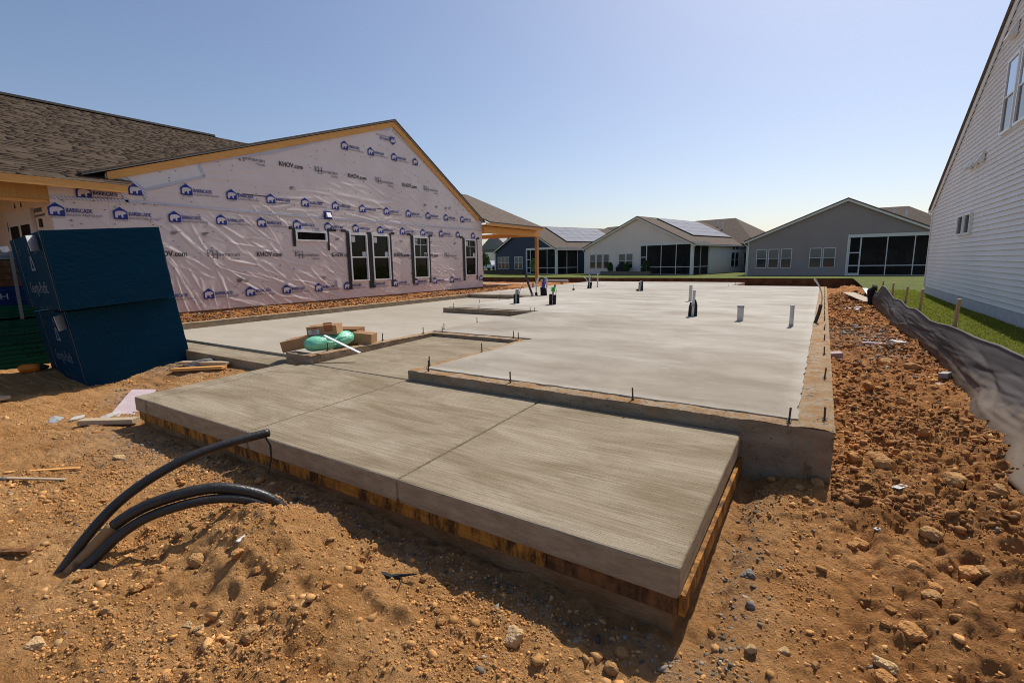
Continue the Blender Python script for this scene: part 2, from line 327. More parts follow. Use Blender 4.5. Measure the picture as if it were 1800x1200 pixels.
mx = N(t, 'ShaderNodeMixShader'); mx.inputs[0].default_value = 0.5; t.links.new(b.outputs[0], mx.inputs[1]); t.links.new(trl.outputs[0], mx.inputs[2]); t.links.new(mx.outputs[0], out.inputs[0])
mat('leaf', (0.03, 0.065, 0.016), 0.75, 0.2, col2=(0.075, 0.13, 0.03), scale=5)
mat('leaf_light', (0.07, 0.13, 0.03), 0.75, 0.2, col2=(0.14, 0.22, 0.06), scale=5)
mat('bark', (0.12, 0.085, 0.06), 0.9, 0.1, var=0.2, scale=20)
mat('patio', (0.44, 0.36, 0.26), 0.9, 0.15, col2=(0.54, 0.47, 0.37), scale=2.5)

# ------------------------------------------------------------------ mesh helpers
def bevelmod(o, wd, seg=2):
    md = o.modifiers.new('bevel', 'BEVEL'); md.width = wd; md.segments = seg; md.limit_method = 'ANGLE'; md.angle_limit = math.radians(35)
def smooth(me):
    me.polygons.foreach_set('use_smooth', [True] * len(me.polygons))
class MB:
    """collects simple solids; build() links them as one mesh object. off is subtracted (thing's own origin)."""
    def __init__(s, off=(0, 0, 0)): s.v = []; s.f = []; s.m = []; s.off = off; s.mi = 0
    def add(s, vs, fs):
        k = len(s.v); o = s.off
        s.v += [(a[0] - o[0], a[1] - o[1], a[2] - o[2]) for a in vs]
        s.f += [tuple(i + k for i in f) for f in fs]; s.m += [s.mi] * len(fs); return s
    def box(s, x0, x1, y0, y1, z0, z1):
        return s.add([(x0, y0, z0), (x1, y0, z0), (x1, y1, z0), (x0, y1, z0), (x0, y0, z1), (x1, y0, z1), (x1, y1, z1), (x0, y1, z1)],
                     [(0, 3, 2, 1), (4, 5, 6, 7), (0, 1, 5, 4), (1, 2, 6, 5), (2, 3, 7, 6), (3, 0, 4, 7)])
    def hexa(s, p): # 4 bottom, 4 top
        return s.add(p, [(0, 3, 2, 1), (4, 5, 6, 7), (0, 1, 5, 4), (1, 2, 6, 5), (2, 3, 7, 6), (3, 0, 4, 7)])
    def prism(s, poly, z0, z1): # ccw polygon in xy
        n = len(poly); k = [(x, y, z0) for x, y in poly] + [(x, y, z1) for x, y in poly]
        return s.add(k, [tuple(range(n - 1, -1, -1)), tuple(range(n, 2 * n))] + [(i, (i + 1) % n, n + (i + 1) % n, n + i) for i in range(n)])
    def xprism(s, poly, x0, x1): # polygon in (y,z), ccw seen from +x
        n = len(poly); k = [(x0, y, z) for y, z in poly] + [(x1, y, z) for y, z in poly]
        return s.add(k, [tuple(range(n - 1, -1, -1)), tuple(range(n, 2 * n))] + [(i, (i + 1) % n, n + (i + 1) % n, n + i) for i in range(n)])
    def yprism(s, poly, y0, y1): # polygon in (x,z), ccw seen from -y
        n = len(poly); k = [(x, y0, z) for x, z in poly] + [(x, y1, z) for x, z in poly]
        return s.add(k, [tuple(range(n)), tuple(range(2 * n - 1, n - 1, -1))] + [((i + 1) % n, i, n + i, n + (i + 1) % n) for i in range(n)])
    def tube(s, pts, r, n=10, cap=True):
        pts = [Vector(p) for p in pts]; rr = r if isinstance(r, (list, tuple)) else [r] * len(pts)
        vs = []; fs = []; up = None
        for i, p in enumerate(pts):
            d = (pts[min(i + 1, len(pts) - 1)] - pts[max(i - 1, 0)]).normalized()
            if up is None: up = Vector((0, 0, 1)) if abs(d.z) < 0.9 else Vector((1, 0, 0))
            a = d.cross(up).normalized(); up = a.cross(d).normalized()
            for j in range(n):
                q = p + (a * math.cos(2 * math.pi * j / n) + up * math.sin(2 * math.pi * j / n)) * rr[i]; vs.append(tuple(q))
        for i in range(len(pts) - 1):
            for j in range(n):
                fs.append((i * n + j, i * n + (j + 1) % n, (i + 1) * n + (j + 1) % n, (i + 1) * n + j))
        if cap: fs.append(tuple(range(n - 1, -1, -1))); fs.append(tuple((len(pts) - 1) * n + j for j in range(n)))
        return s.add(vs, fs)
    def bar(s, a, b, wd, ht): # rectangular bar between two points
        a = Vector(a); b = Vector(b); d = (b - a).normalized()
        up = Vector((0, 0, 1)) if abs(d.z) < 0.95 else Vector((0, 1, 0))
        r = d.cross(up).normalized() * wd / 2; u = r.cross(d).normalized() * ht / 2
        return s.hexa([tuple(a - r - u), tuple(a + r - u), tuple(b + r - u), tuple(b - r - u), tuple(a - r + u), tuple(a + r + u), tuple(b + r + u), tuple(b - r + u)])
    def mesh(s, name, mats):
        me = bpy.data.meshes.new(name); me.from_pydata(s.v, [], s.f)
        for q in (mats if isinstance(mats, (list, tuple)) else [mats]): me.materials.append(MATS[q])
        if any(s.m): me.polygons.foreach_set('material_index', s.m)
        me.update(); return me
    def build(s, name, mats, parent=None, bev=0.0, sm=False, label=None, kind=None):
        me = s.mesh(name, mats)
        if sm: smooth(me)
        o = bpy.data.objects.new(name, me); COL.objects.link(o); o.parent = parent
        if bev: bevelmod(o, bev)
        if label: o['label'] = label
        if kind: o['kind'] = kind
        return o
def tag(o, label=None, cat=None, group=None, kind=None):
    if label: o['label'] = label
    if cat: o['category'] = cat
    if group: o['group'] = group
    if kind: o['kind'] = kind
    return o
def thing(name, loc, label, cat, group=None, rotz=0.0):
    o = bpy.data.objects.new(name, None); COL.objects.link(o); o.location = loc; o.rotation_euler = (0, 0, rotz); o.empty_display_size = 0.2
    return tag(o, label, cat, group)
def npmesh(name, V, F, mats, parent=None, sm=True, attrs=None, kind=None):
    """V (n,3), F (m,k) arrays"""
    V = np.asarray(V, np.float32); F = np.asarray(F, np.int32); k = F.shape[1]
    me = bpy.data.meshes.new(name); me.vertices.add(len(V)); me.vertices.foreach_set('co', V.ravel())
    me.loops.add(F.size); me.loops.foreach_set('vertex_index', F.ravel())
    me.polygons.add(len(F)); me.polygons.foreach_set('loop_start', np.arange(0, F.size, k, dtype=np.int32)); me.polygons.foreach_set('loop_total', np.full(len(F), k, np.int32))
    if sm: me.polygons.foreach_set('use_smooth', np.ones(len(F), bool))
    for q in (mats if isinstance(mats, (list, tuple)) else [mats]): me.materials.append(MATS[q])
    for an, av in (attrs or {}).items():
        av = np.asarray(av, np.float32)
        if av.ndim == 1: a = me.attributes.new(an, 'FLOAT', 'POINT'); a.data.foreach_set('value', av)
        else: a = me.attributes.new(an, 'FLOAT_COLOR', 'POINT'); a.data.foreach_set('color', np.concatenate([av, np.ones((len(av), 1), np.float32)], 1).ravel())
    me.update(); me.validate()
    o = bpy.data.objects.new(name, me); COL.objects.link(o); o.parent = parent
    if kind: o['kind'] = kind
    return o
def gridfaces(nx, ny):
    i = np.arange((nx - 1) * (ny - 1)); a = (i // (nx - 1)) * nx + i % (nx - 1)
    return np.stack([a, a + 1, a + nx + 1, a + nx], 1)
_tc = {}
def text2d(txt, size=1.0):
    """flat text -> (verts 2d, faces), built from the default font"""
    key = (txt, size)
    if key in _tc: return _tc[key]
    cu = bpy.data.curves.new('lettering', 'FONT'); cu.body = txt; cu.size = size; cu.resolution_u = 2; cu.fill_mode = 'FRONT'
    o = bpy.data.objects.new('lettering', cu); COL.objects.link(o)
    dg = bpy.context.evaluated_depsgraph_get(); me = o.evaluated_get(dg).to_mesh()
    vs = [(q.co.x, q.co.y) for q in me.vertices]; fs = [tuple(p.vertices) for p in me.polygons]
    o.evaluated_get(dg).to_mesh_clear(); bpy.data.objects.remove(o); bpy.data.curves.remove(cu)
    _tc[key] = (vs, fs); return vs, fs
def put_text(mb, txt, size, u0, v0, width, fn):
    """writes txt scaled to the given width into mb; fn maps (u,v) to 3d"""
    vs, fs = text2d(txt, 1.0)
    x0 = min(q[0] for q in vs); x1 = max(q[0] for q in vs); k = width / (x1 - x0)
    mb.add([fn(u0 + (x - x0) * k, v0 + y * size) for x, y in vs], fs)

# ------------------------------------------------------------------ the ground
def G(x, y):
    x = np.asarray(x, float); y = np.asarray(y, float)
    g = -0.45 + 0 * x
    g = g + 0.13 * ss(2.0, 3.8, y) * ss(-0.7, 0.35, x)
    g = g - 0.05 * ss(-5.2, -7.2, x) * ss(4, 2.5, y)
    g = g + 0.17 * ss(2.3, 3.3, y) * ss(-5.2, -6.2, x) * ss(-10.9, -9.5, x)
    g = g + 0.40 * ss(3.0, 4.6, y) * ss(-10.3, -10.9, x)
    # heap by the conduits, and a low rise in the foreground
    g = g + 0.19 * np.exp(-(((x + 2.42) / 0.42) ** 2 + ((y - 1.28) / 0.27) ** 2))
    g = g + 0.06 * np.exp(-(((x + 1.75) / 0.5) ** 2 + ((y - 1.15) / 0.28) ** 2))
    g = g + 0.035 * ss(-1.5, -2.5, x) * ss(-6.0, -5.2, x) * ss(2.2, 1.5, y)
    g = g - 0.05 * np.exp(-(((x + 0.31) / 0.055) ** 2)) * ss(1.6, 1.9, y) * ss(3.6, 3.3, y)
    far = ss(23.5, 25.5, y)
    g = g * (1 - far) + far * -0.62
    g = np.where(y > 27, g - 0.1 * ss(27, 31, y), g)
    pile = 0.34 * np.exp(-(((x + 8.6) / 1.6) ** 2 + ((y - 27.5) / 0.9) ** 2)) + 0.40 * np.exp(-(((x + 2.2) / 2.6) ** 2 + ((y - 25.6) / 1.0) ** 2)) + 0.30 * np.exp(-(((x - 0.9) / 0.7) ** 2 + ((y - 22.3) / 1.1) ** 2))
    g = g + pile
    out = ss(35, 38, y); g = g * (1 - out) - 0.75 * out
    side = ss(1.7, 2.4, x); g = g * (1 - side) - 0.5 * side
    west = ss(-19, -24, x) ; g = g * (1 - west) - 0.62 * west
    # roughness
    am = 0.6 + 1.1 * ss(0.0, 0.5, x) * ss(30, 20, y) + 0.5 * np.exp(-(((x + 2.1) / 1.2) ** 2 + ((y - 1.0) / 0.5) ** 2))
    n = 0.05 * fbm(x * 0.9, y * 0.9, 3, 3) + 0.040 * am * fbm(x * 3.1, y * 3.1, 5, 4)
    cl = 1 - np.abs(fbm(x * 7.5, y * 7.5, 9, 3)) * 2.2
    n = n + 0.034 * am * (cl - 0.6) + 0.022 * am * fbm(x * 17, y * 17, 13, 3)
    pat = 0.25 + 1.1 * ss(0.35, 0.75, vn(x * 1.6, y * 1.6, 15)) # clumpy here, trodden smooth there
    bl = np.abs(fbm(x * 31 + 0.3 * y, y * 31, 19, 2)); n = n + pat * (0.020 * (0.30 - bl) + 0.007 * fbm(x * 62, y * 62, 23, 2))
    return g + n * ss(300, 40, np.abs(x) + np.abs(y))
def Gs(x, y): return float(G(np.array([x]), np.array([y]))[0])
def axis(lo, hi, dn_lo, dn_hi, step, grow=1.13):
    a = list(np.arange(dn_lo, dn_hi + 1e-6, step)); s = step; p = dn_hi
    while p < hi: s *= grow; p += s; a.append(p)
    s = step; p = dn_lo; pre = []
    while p > lo: s *= grow; p -= s; pre.append(p)
    return np.array(pre[::-1] + a)
ax = axis(-420, 420, -4.4, 1.5, 0.0125, 1.06); ay = axis(-40, 600, 0.35, 4.2, 0.0125, 1.026)
X, Y = np.meshgrid(ax, ay); Zg = G(X, Y)
def greymask(x, y):
    m = 0.42 * np.exp(-(((y - 1.68) / 0.10) ** 2)) * ss(-5.5, -4.8, x) * ss(0.2, -0.3, x)
    m = np.maximum(m, 0.38 * np.exp(-(((x + 0.24) / 0.12) ** 2)) * ss(0.9, 1.6, y) * ss(3.7, 3.2, y))
    m = np.maximum(m, 0.75 * np.exp(-(((x - 0.55) / 0.5) ** 2 + ((y - 9.8) / 1.7) ** 2)))
    m = np.maximum(m, 0.85 * np.exp(-(((x + 6.6 + (y - 2.2) * 0.9) / 0.9) ** 2 + ((y - 2.25) / 0.28) ** 2)))
    m = np.maximum(m, 0.9 * np.exp(-(((x + 7.6) / 0.8) ** 2 + ((y - 3.1) / 0.25) ** 2)))
    m = np.maximum(m, 0.5 * np.exp(-(((x + 4.9) / 0.8) ** 2 + ((y - 1.5) / 0.35) ** 2)))
    return m
Vg = np.stack([X.ravel(), Y.ravel(), Zg.ravel()], 1)
redm = ss(-0.2, 0.3, X) * 0.6 + ss(5, 9, Y) * 0.5 + ss(18, 24, Y) * 0.8 + 1.6 * ss(-10.2, -10.8, X) * ss(3, 4.2, Y)
ground = npmesh('ground', Vg, gridfaces(len(ax), len(ay)), 'soil', attrs={'grey': greymask(X, Y).ravel(), 'red': np.clip(redm, 0, 1).ravel()})
tag(ground, kind='structure')

def ZL(x, y):
    z = -0.24 + 0.07 * ss(22, 32, y) - 0.22 * ss(36, 46, y)
    return z + 0.02 * fbm(np.asarray(x) * 0.5, np.asarray(y) * 0.5, 31, 3)
def lawn_patch(xs, ys):
    A, B = np.meshgrid(xs, ys); return np.stack([A.ravel(), B.ravel(), ZL(A, B).ravel()], 1), gridfaces(len(xs), len(ys))
V1, F1 = lawn_patch(np.concatenate([np.arange(1.45, 3.2, 0.1), np.linspace(3.3, 90, 30)]), np.arange(-8, 34.51, 0.35))
edge = np.linspace(-260, 260, 521)
V2, F2 = lawn_patch(edge, np.concatenate([[34.6, 34.8, 35.1, 35.6, 36.2, 37.2, 40, 43, 46, 50, 56, 64, 75, 90, 120, 170, 260, 420]]))
V2[:521, 1] += 0.35 * fbm(edge * 0.6, edge * 0 + 2, 41, 4) - 0.25
# the cut bank below the lawn's front lip
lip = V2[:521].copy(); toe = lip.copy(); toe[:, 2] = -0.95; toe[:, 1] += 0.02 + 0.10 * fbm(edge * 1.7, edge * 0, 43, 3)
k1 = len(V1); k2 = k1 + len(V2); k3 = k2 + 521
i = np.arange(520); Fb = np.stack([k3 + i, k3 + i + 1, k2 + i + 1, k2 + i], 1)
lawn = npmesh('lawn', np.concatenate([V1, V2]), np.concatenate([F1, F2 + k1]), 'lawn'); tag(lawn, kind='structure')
bank = npmesh('cut_bank', np.concatenate([lip - [0, 0, 0.03], toe]), np.stack([521 + i, 521 + i + 1, i + 1, i], 1), 'shaded_clay', attrs={'grey': np.zeros(1042)}); tag(bank, kind='structure')

# grass blades on the strip beside the white house
nb = 60000
bx = rng.uniform(1.42, 3.0, nb); by = 4.0 + 20 * rng.random(nb) ** 1.5
bz = ZL(bx, by); hgt = rng.uniform(0.015, 0.04, nb); an = rng.uniform(0, 6.283, nb); wd = rng.uniform(0.003, 0.006, nb) * (1 + by * 0.06)
lean = rng.normal(0, 0.026, (nb, 2))
P0 = np.stack([bx - np.cos(an) * wd, by - np.sin(an) * wd, bz - 0.005], 1); P1 = np.stack([bx + np.cos(an) * wd, by + np.sin(an) * wd, bz - 0.005], 1)
P2 = np.stack([bx + lean[:, 0], by + lean[:, 1], bz + hgt], 1)
gv = np.stack([P0, P1, P2], 1).reshape(-1, 3)
tone = (0.55 + 0.9 * rng.random(nb))[:, None] * np.array([0.20, 0.235, 0.03]) + rng.random(nb)[:, None] * np.array([0.05, 0.03, 0.005])
grass = npmesh('grass', gv, np.arange(nb * 3).reshape(-1, 3), 'grass_blade', sm=False, attrs={'tint': np.repeat(tone, 3, 0)})
tag(grass, 'short green grass growing between the silt fence and the white house', 'grass', kind='stuff')

# ------------------------------------------------------------------ loose gravel (stuff)
ICO_V = []; PH = (1 + 5 ** 0.5) / 2
for a, bb in ((1, PH), (-1, PH), (1, -PH), (-1, -PH)): ICO_V += [(0, a, bb), (a, bb, 0), (bb, 0, a)]
ICO_V = np.array(ICO_V) / np.linalg.norm(ICO_V[0])
def hull_faces(V):
    fs = []
    for a in range(12):
        for b_ in range(a + 1, 12):
            for c_ in range(b_ + 1, 12):
                d = [np.linalg.norm(V[p] - V[q]) for p, q in ((a, b_), (b_, c_), (a, c_))]
                if max(d) < 1.1:
                    n = np.cross(V[b_] - V[a], V[c_] - V[a]); fs.append((a, b_, c_) if n @ V[a] > 0 else (a, c_, b_))
    return np.array(fs)
ICO_F = hull_faces(ICO_V)
def scatter(name, px, py, size, cols, label, sink=0.42, flat=0.7, zoff=0):
    n = len(px); pz = G(px, py) + zoff
    jit = 1 + rng.uniform(-0.55, 0.45, (n, 12, 1))
    S = size[:, None, None] * np.stack([rng.uniform(0.7, 1.25, n), rng.uniform(0.7, 1.25, n), rng.uniform(0.5, 0.9, n) * flat / 0.7], 1)[:, None, :]
    V = ICO_V[None] * jit * S; th = rng.uniform(0, 6.283, n); c_, s_ = np.cos(th)[:, None], np.sin(th)[:, None]
    tl = rng.normal(0, 0.35, n)[:, None]
    x_, y_, z_ = V[..., 0], V[..., 1], V[..., 2]
    y2 = y_ * np.cos(tl) - z_ * np.sin(tl); z2 = y_ * np.sin(tl) + z_ * np.cos(tl)
    V = np.stack([x_ * c_ - y2 * s_ + px[:, None], x_ * s_ + y2 * c_ + py[:, None], z2 + (pz + size * (0.5 - sink))[:, None]], 2).reshape(-1, 3)
    F = (ICO_F[None] + (np.arange(n) * 12)[:, None, None]).reshape(-1, 3)
    o = npmesh(name, V, F, 'pebble', sm=False, attrs={'tint': np.repeat(cols, 12, 0)})
    return tag(o, label, 'gravel', kind='stuff')
def outside(px, py):
    on = (px > -5.5) & (px < -0.36) & (py > 1.78) & (py < 6)
    on |= (px > -10.7) & (px < 0.16) & (py > 3.3)
    on |= (px > -3.5) & (px < 0.16) & (py > 3.4)
    return ~on
OCT_V = np.array([(1, 0, 0), (-1, 0, 0), (0, 1, 0), (0, -1, 0), (0, 0, 1), (0, 0, -1)], float)
OCT_F = np.array([(0, 2, 4), (2, 1, 4), (1, 3, 4), (3, 0, 4), (2, 0, 5), (1, 2, 5), (3, 1, 5), (0, 3, 5)])
def crumbs(n):
    u = rng.random(n)
    px = np.where(u < 0.70, rng.uniform(-4.9, 0.0, n), rng.uniform(-0.35, 1.5, n)); py = np.where(u < 0.70, 0.35 + 1.45 * rng.random(n) ** 0.9, 1.0 + 4.5 * rng.random(n) ** 1.3)
    k = u < 0.09; px[k] = rng.uniform(-8.2, -4.8, k.sum()); py[k] = rng.uniform(0.9, 3.2, k.sum())
    cl = vn(px * 3.3, py * 3.3, 91); keep = outside(px, py) & (rng.random(n) < 0.04 + 1.9 * np.clip(cl - 0.28, 0, 1) ** 1.6); px, py = px[keep], py[keep]; n = len(px)
    size = 0.0018 + 0.0085 * rng.random(n) ** 4
    pz_ = G(px, py); q = rng.normal(size=(n, 4)); q /= np.linalg.norm(q, axis=1)[:, None]; w_, x_, y_, z_ = q.T
    Rm = np.stack([1 - 2 * (y_ * y_ + z_ * z_), 2 * (x_ * y_ - z_ * w_), 2 * (x_ * z_ + y_ * w_), 2 * (x_ * y_ + z_ * w_), 1 - 2 * (x_ * x_ + z_ * z_), 2 * (y_ * z_ - x_ * w_), 2 * (x_ * z_ - y_ * w_), 2 * (y_ * z_ + x_ * w_), 1 - 2 * (x_ * x_ + y_ * y_)], 1).reshape(n, 3, 3)
    V = OCT_V[None] * rng.uniform(0.55, 1.35, (n, 6, 1)) * size[:, None, None]; V = np.einsum('nij,nkj->nki', Rm, V)
    V += np.stack([px, py, pz_ + size * 0.15], 1)[:, None, :]
    F = (OCT_F[None] + (np.arange(n) * 6)[:, None, None]).reshape(-1, 3)
    cols = np.array([0.60, 0.305, 0.106])[None] * rng.uniform(0.55, 1.2, n)[:, None]; red = ss(-0.2, 0.3, px)[:, None]; cols = cols * (1 - red * np.array([0.15, 0.24, 0.3]))
    gq = rng.random(n) < greymask(px, py) * 0.7 + 0.015; cols[gq] = rng.uniform(0.12, 0.40, gq.sum())[:, None] * np.array([1, 0.86, 0.70])
    o = npmesh('dirt_crumbs', V.reshape(-1, 3), F, 'pebble', sm=False, attrs={'tint': np.repeat(cols, 6, 0)})
    return tag(o, 'fine dirt crumbs and grit covering the orange ground', 'dirt', kind='stuff')
crumbs(150000)
n = 46000
u = rng.random(n); px = np.where(u < 0.66, rng.uniform(-4.8, 0.1, n), rng.uniform(-0.3, 1.6, n)); py = np.where(u < 0.66, rng.uniform(0.3, 1.85, n), 0.9 + 5.0 * rng.random(n) ** 1.25)
k = (u < 0.10); px[k] = rng.uniform(-8.5, -5.4, k.sum()); py[k] = rng.uniform(1.2, 3.4, k.sum())
cl = vn(px * 2.6, py * 2.6, 77); keep = outside(px, py) & (rng.random(n) < 0.06 + 0.85 * cl ** 2.4); px, py = px[keep], py[keep]; n = len(px)
size = 0.0035 + 0.007 * rng.random(n) ** 3.0 + 0.020 * rng.random(n) ** 16
soilc = np.array([0.56, 0.29, 0.102]); g0 = greymask(px, py)
cols = soilc[None] * rng.uniform(0.6, 1.35, n)[:, None] + rng.random(n)[:, None] ** 3 * np.array([0.12, 0.11, 0.07])
isg = rng.random(n) < np.clip(g0 * 0.95 + 0.02, 0, 1)
cols[isg] = rng.uniform(0.10, 0.34, isg.sum())[:, None] * np.array([1.0, 0.86, 0.70])
pale = rng.random(n) < 0.005; cols[pale] = np.array([0.6, 0.5, 0.37]) * rng.uniform(0.8, 1.1, pale.sum())[:, None]
scatter('gravel', px, py, size, cols, 'small loose stones and crumbs scattered over the orange dirt')
n = 30000; px = rng.uniform(0.14, 1.34, n); py = 3.2 + 18 * rng.random(n) ** 1.6
cl = vn(px * 2.2, py * 1.6, 97); keep = rng.random(n) < 0.10 + 1.2 * cl ** 2; px, py = px[keep], py[keep]; n = len(px)
cols = np.array([0.52, 0.25, 0.095])[None] * (0.25 + 1.15 * rng.random(n) * (0.4 + 0.9 * vn(px * 1.7, py * 1.2, 99)))[:, None]; gq = rng.random(n) < greymask(px, py) * 0.8; cols[gq] = rng.uniform(0.25, 0.5, gq.sum())[:, None] * np.array([1, 0.93, 0.82])
scatter('loose_clods', px, py, (0.004 + 0.016 * rng.random(n) ** 2.2) * (1 + 0.08 * py), cols, 'rough small clods covering the dirt strip between foundation and fence')
n = 9000; px = rng.uniform(-13.0, -10.62, n); py = 4.2 + 14 * rng.random(n) ** 1.3
cols = np.array([0.19, 0.092, 0.04])[None] * rng.uniform(0.4, 1.5, n)[:, None]; pl = rng.random(n) < 0.05; cols[pl] = rng.uniform(0.3, 0.6, pl.sum())[:, None] * np.array([1, 0.95, 0.88])
scatter('rubble', px, py, 0.006 + 0.026 * rng.random(n) ** 3, cols, 'reddish rubble lying between the wrapped wall and the garage kerb')
# concentrated grey stone along the slab and by the stack
n = 3600; u = rng.random(n)
px = np.where(u < 0.42, rng.uniform(-5.3, -0.35, n), np.where(u < 0.62, rng.normal(-0.22, 0.10, n), rng.uniform(-9.2, -5.5, n)))
py = np.where(u < 0.42, rng.normal(1.64, 0.09, n), np.where(u < 0.62, rng.uniform(1.0, 3.4, n), 2.25 + rng.normal(0, 0.2, n) - (px + 6.6) * 0.35))
keep = outside(px, py) & (rng.random(n) < 1.1 * greymask(px, py)); px, py = px[keep], py[keep]; n = len(px)
cols = rng.uniform(0.10, 0.34, n)[:, None] * np.array([1, 0.84, 0.66])
scatter('crushed_stone', px, py, rng.uniform(0.004, 0.012, n), cols, 'grey crushed stone spread along the foot of the slab and before the stacks')

# ------------------------------------------------------------------ rocks and clods one can pick out
def rockmesh(name, seed, matn, sub=3):
    import bmesh
    bm = bmesh.new(); bmesh.ops.create_icosphere(bm, subdivisions=sub, radius=1.0); r = random.Random(seed)
    axes = [Vector((r.gauss(0, 1), r.gauss(0, 1), r.gauss(0, 1))).normalized() for _ in range(15)]; ds = [r.uniform(0.55, 0.92) for _ in axes]
    for q in bm.verts:
        d = q.co.normalized(); rad = 1.0
        for a, dd in zip(axes, ds):
            c_ = d.dot(a)
            if c_ > 0.01: rad = min(rad, dd / c_)
        q.co = d * rad * (1 + 0.07 * math.sin(d.x * 11 + seed) * math.sin(d.y * 9 + d.z * 8) + r.uniform(-0.03, 0.03))
    me = bpy.data.meshes.new(name); bm.to_mesh(me); bm.free(); me.materials.append(MATS[matn]); return me
RM = [rockmesh('rock', s, 'rock') for s in (1, 2, 3)]; RP = [rockmesh('rock', s, 'rock_pale') for s in (4, 5)]; RG = [rockmesh('rock', s, 'rock_grey') for s in (6, 7)]
CM = [rockmesh('clod', s, 'clod', 3) for s in (11, 12, 13, 14, 15)]
def rock(x, y, r, label, kind='rock', flat=0.7, rz=None, name='rock'):
    me = {'rock': RM, 'pale': RP, 'grey': RG}[kind]; me = me[int(abs(x * 131 + y * 57)) % len(me)]
    o = bpy.data.objects.new(name, me); COL.objects.link(o); o.location = (x, y, Gs(x, y) + r * flat * 0.45)
    o.scale = (r, r * 0.85, r * flat); o.rotation_euler = (random.uniform(-.2, .2), random.uniform(-.2, .2), rz if rz is not None else random.uniform(0, 6))
    tag(o, label, 'rock'); return o
rock(-0.95, 1.46, 0.055, 'large pale angular stone at the edge of the slab shadow, bottom centre', 'pale', 0.95)
rock(-1.86, 0.89, 0.046, 'rounded tan stone on the near slope of the dirt heap', 'rock')
rock(-2.53, 0.40, 0.050, 'pale grey stone in the bottom left corner of the dirt', 'pale', 0.6)
rock(-2.47, 0.62, 0.040, 'tan stone just in front of the conduit mouths', 'rock')
rock(-2.87, 1.08, 0.040, 'tan stone resting right under the lower conduit', 'rock')
rock(-2.50, 0.98, 0.045, 'brown stone half buried in the heap below the conduits', 'rock')
rock(-2.12, 0.77, 0.024, 'small pale pebble, left one of a pair on the heap front', 'pale')
rock(-2.06, 0.79, 0.026, 'small pale pebble, right one of a pair on the heap front', 'pale')
rock(-3.19, 1.70, 0.040, 'stone lying in the slab shadow behind the raised conduit', 'rock')
rock(-0.56, 1.62, 0.032, 'upper stone of two in the shadow by the slab corner', 'rock')
rock(-0.57, 1.53, 0.034, 'lower stone of two in the shadow by the slab corner', 'rock')
rock(-0.60, 1.41, 0.026, 'tan stone at the lower picture edge in front of the slab corner', 'pale')
rock(0.56, 3.06, 0.055, 'big brown lump in the middle of the right hand dirt', 'rock')
rock(0.74, 3.68, 0.085, 'largest dark clay boulder on the right hand dirt', 'rock', 0.55)
rock(0.30, 2.07, 0.048, 'smooth pale flat stone near the lower right of the dirt', 'pale', 0.5)
rock(0.40, 4.00, 0.075, 'tan boulder by the right side of the foundation corner', 'rock')
rock(0.41, 3.72, 0.070, 'second tan boulder just nearer than the one by the foundation corner', 'rock')
rock(0.06, 3.41, 0.050, 'rightmost stone in the shade under the foundation corner', 'rock')
rock(-0.03, 3.30, 0.036, 'middle stone in the shade under the foundation corner', 'rock')
rock(-0.19, 3.37, 0.030, 'leftmost stone in the shade under the foundation corner', 'rock')
rock(-0.20, 2.40, 0.045, 'grey stone beside the right form board of the porch slab', 'grey')
rock(-0.02, 1.97, 0.030, 'pale cube shaped pebble near the porch slab corner', 'pale')
rock(-0.13, 1.90, 0.028, 'split pale pebble right next to the porch slab corner', 'pale')
rock(0.08, 1.93, 0.022, 'small tan pebble in front of the porch slab corner dirt', 'rock')
rock(0.92, 3.58, 0.055, 'brown rock near the right picture edge above the boulder hollow', 'rock')
rock(0.72, 2.87, 0.040, 'dark lump of clay right of the big brown lump', 'rock')
rock(0.50, 2.58, 0.045, 'flat tan stone below the big brown lump', 'rock', 0.5)
rock(1.02, 7.6, 0.12, 'dark clay lump on the dirt close to the silt fence', 'rock', 0.5)
rock(0.80, 8.0, 0.10, 'dark clay lump left of the one close to the silt fence', 'rock', 0.5)
rock(-4.55, 1.35, 0.05, 'flat tan slab of stone left of the shadow of the porch slab', 'pale', 0.35)
k = 0; tries = 0
while k < 170 and tries < 4000:
    tries += 1
    if random.random() < 0.6: x, y = random.uniform(0.2, 1.25), 1.7 + 8.5 * random.random() ** 1.5
    else: x, y = random.uniform(-3.9, 0.2), random.uniform(0.55, 1.6)
    r = random.uniform(0.014, 0.034) * (1.35 if x > 0.2 else 0.9) * (1 + 0.06 * y)
    o = bpy.data.objects.new('dirt_clod', CM[k % 5]); COL.objects.link(o); o.location = (x, y, Gs(x, y) + r * 0.35)
    o.scale = (r * random.uniform(0.8, 1.3), r, r * random.uniform(0.55, 0.85)); o.rotation_euler = (0, 0, random.uniform(0, 6))
    tag(o, 'small crumbly orange clod of clay lying loose on the dirt', 'clod', 'loose clods of clay on the dirt'); k += 1

# ------------------------------------------------------------------ foundation of the new house
FO = (-5.0, 12.0, -0.5)
found = thing('foundation', FO, 'pale concrete house foundation with a large bare floor slab and lowered garage floor', 'foundation')
POLY = [(-3.5, 3.47), (0.13, 3.47), (0.13, 21.4), (-3.0, 21.4), (-3.0, 24.4), (-10.6, 24.4), (-10.6, 3.5), (-10.4, 3.5), (-10.4, 13.43), (-7.85, 13.43), (-7.85, 9.09), (-5.25, 9.09), (-5.25, 3.62), (-5.62, 3.62), (-5.62, 3.48), (-5.1, 3.48), (-5.1, 5.64), (-3.5, 5.64)]
MB(FO).prism(POLY, -0.75, -0.016).build('stem_wall', 'concrete_face', found, bev=0.006)
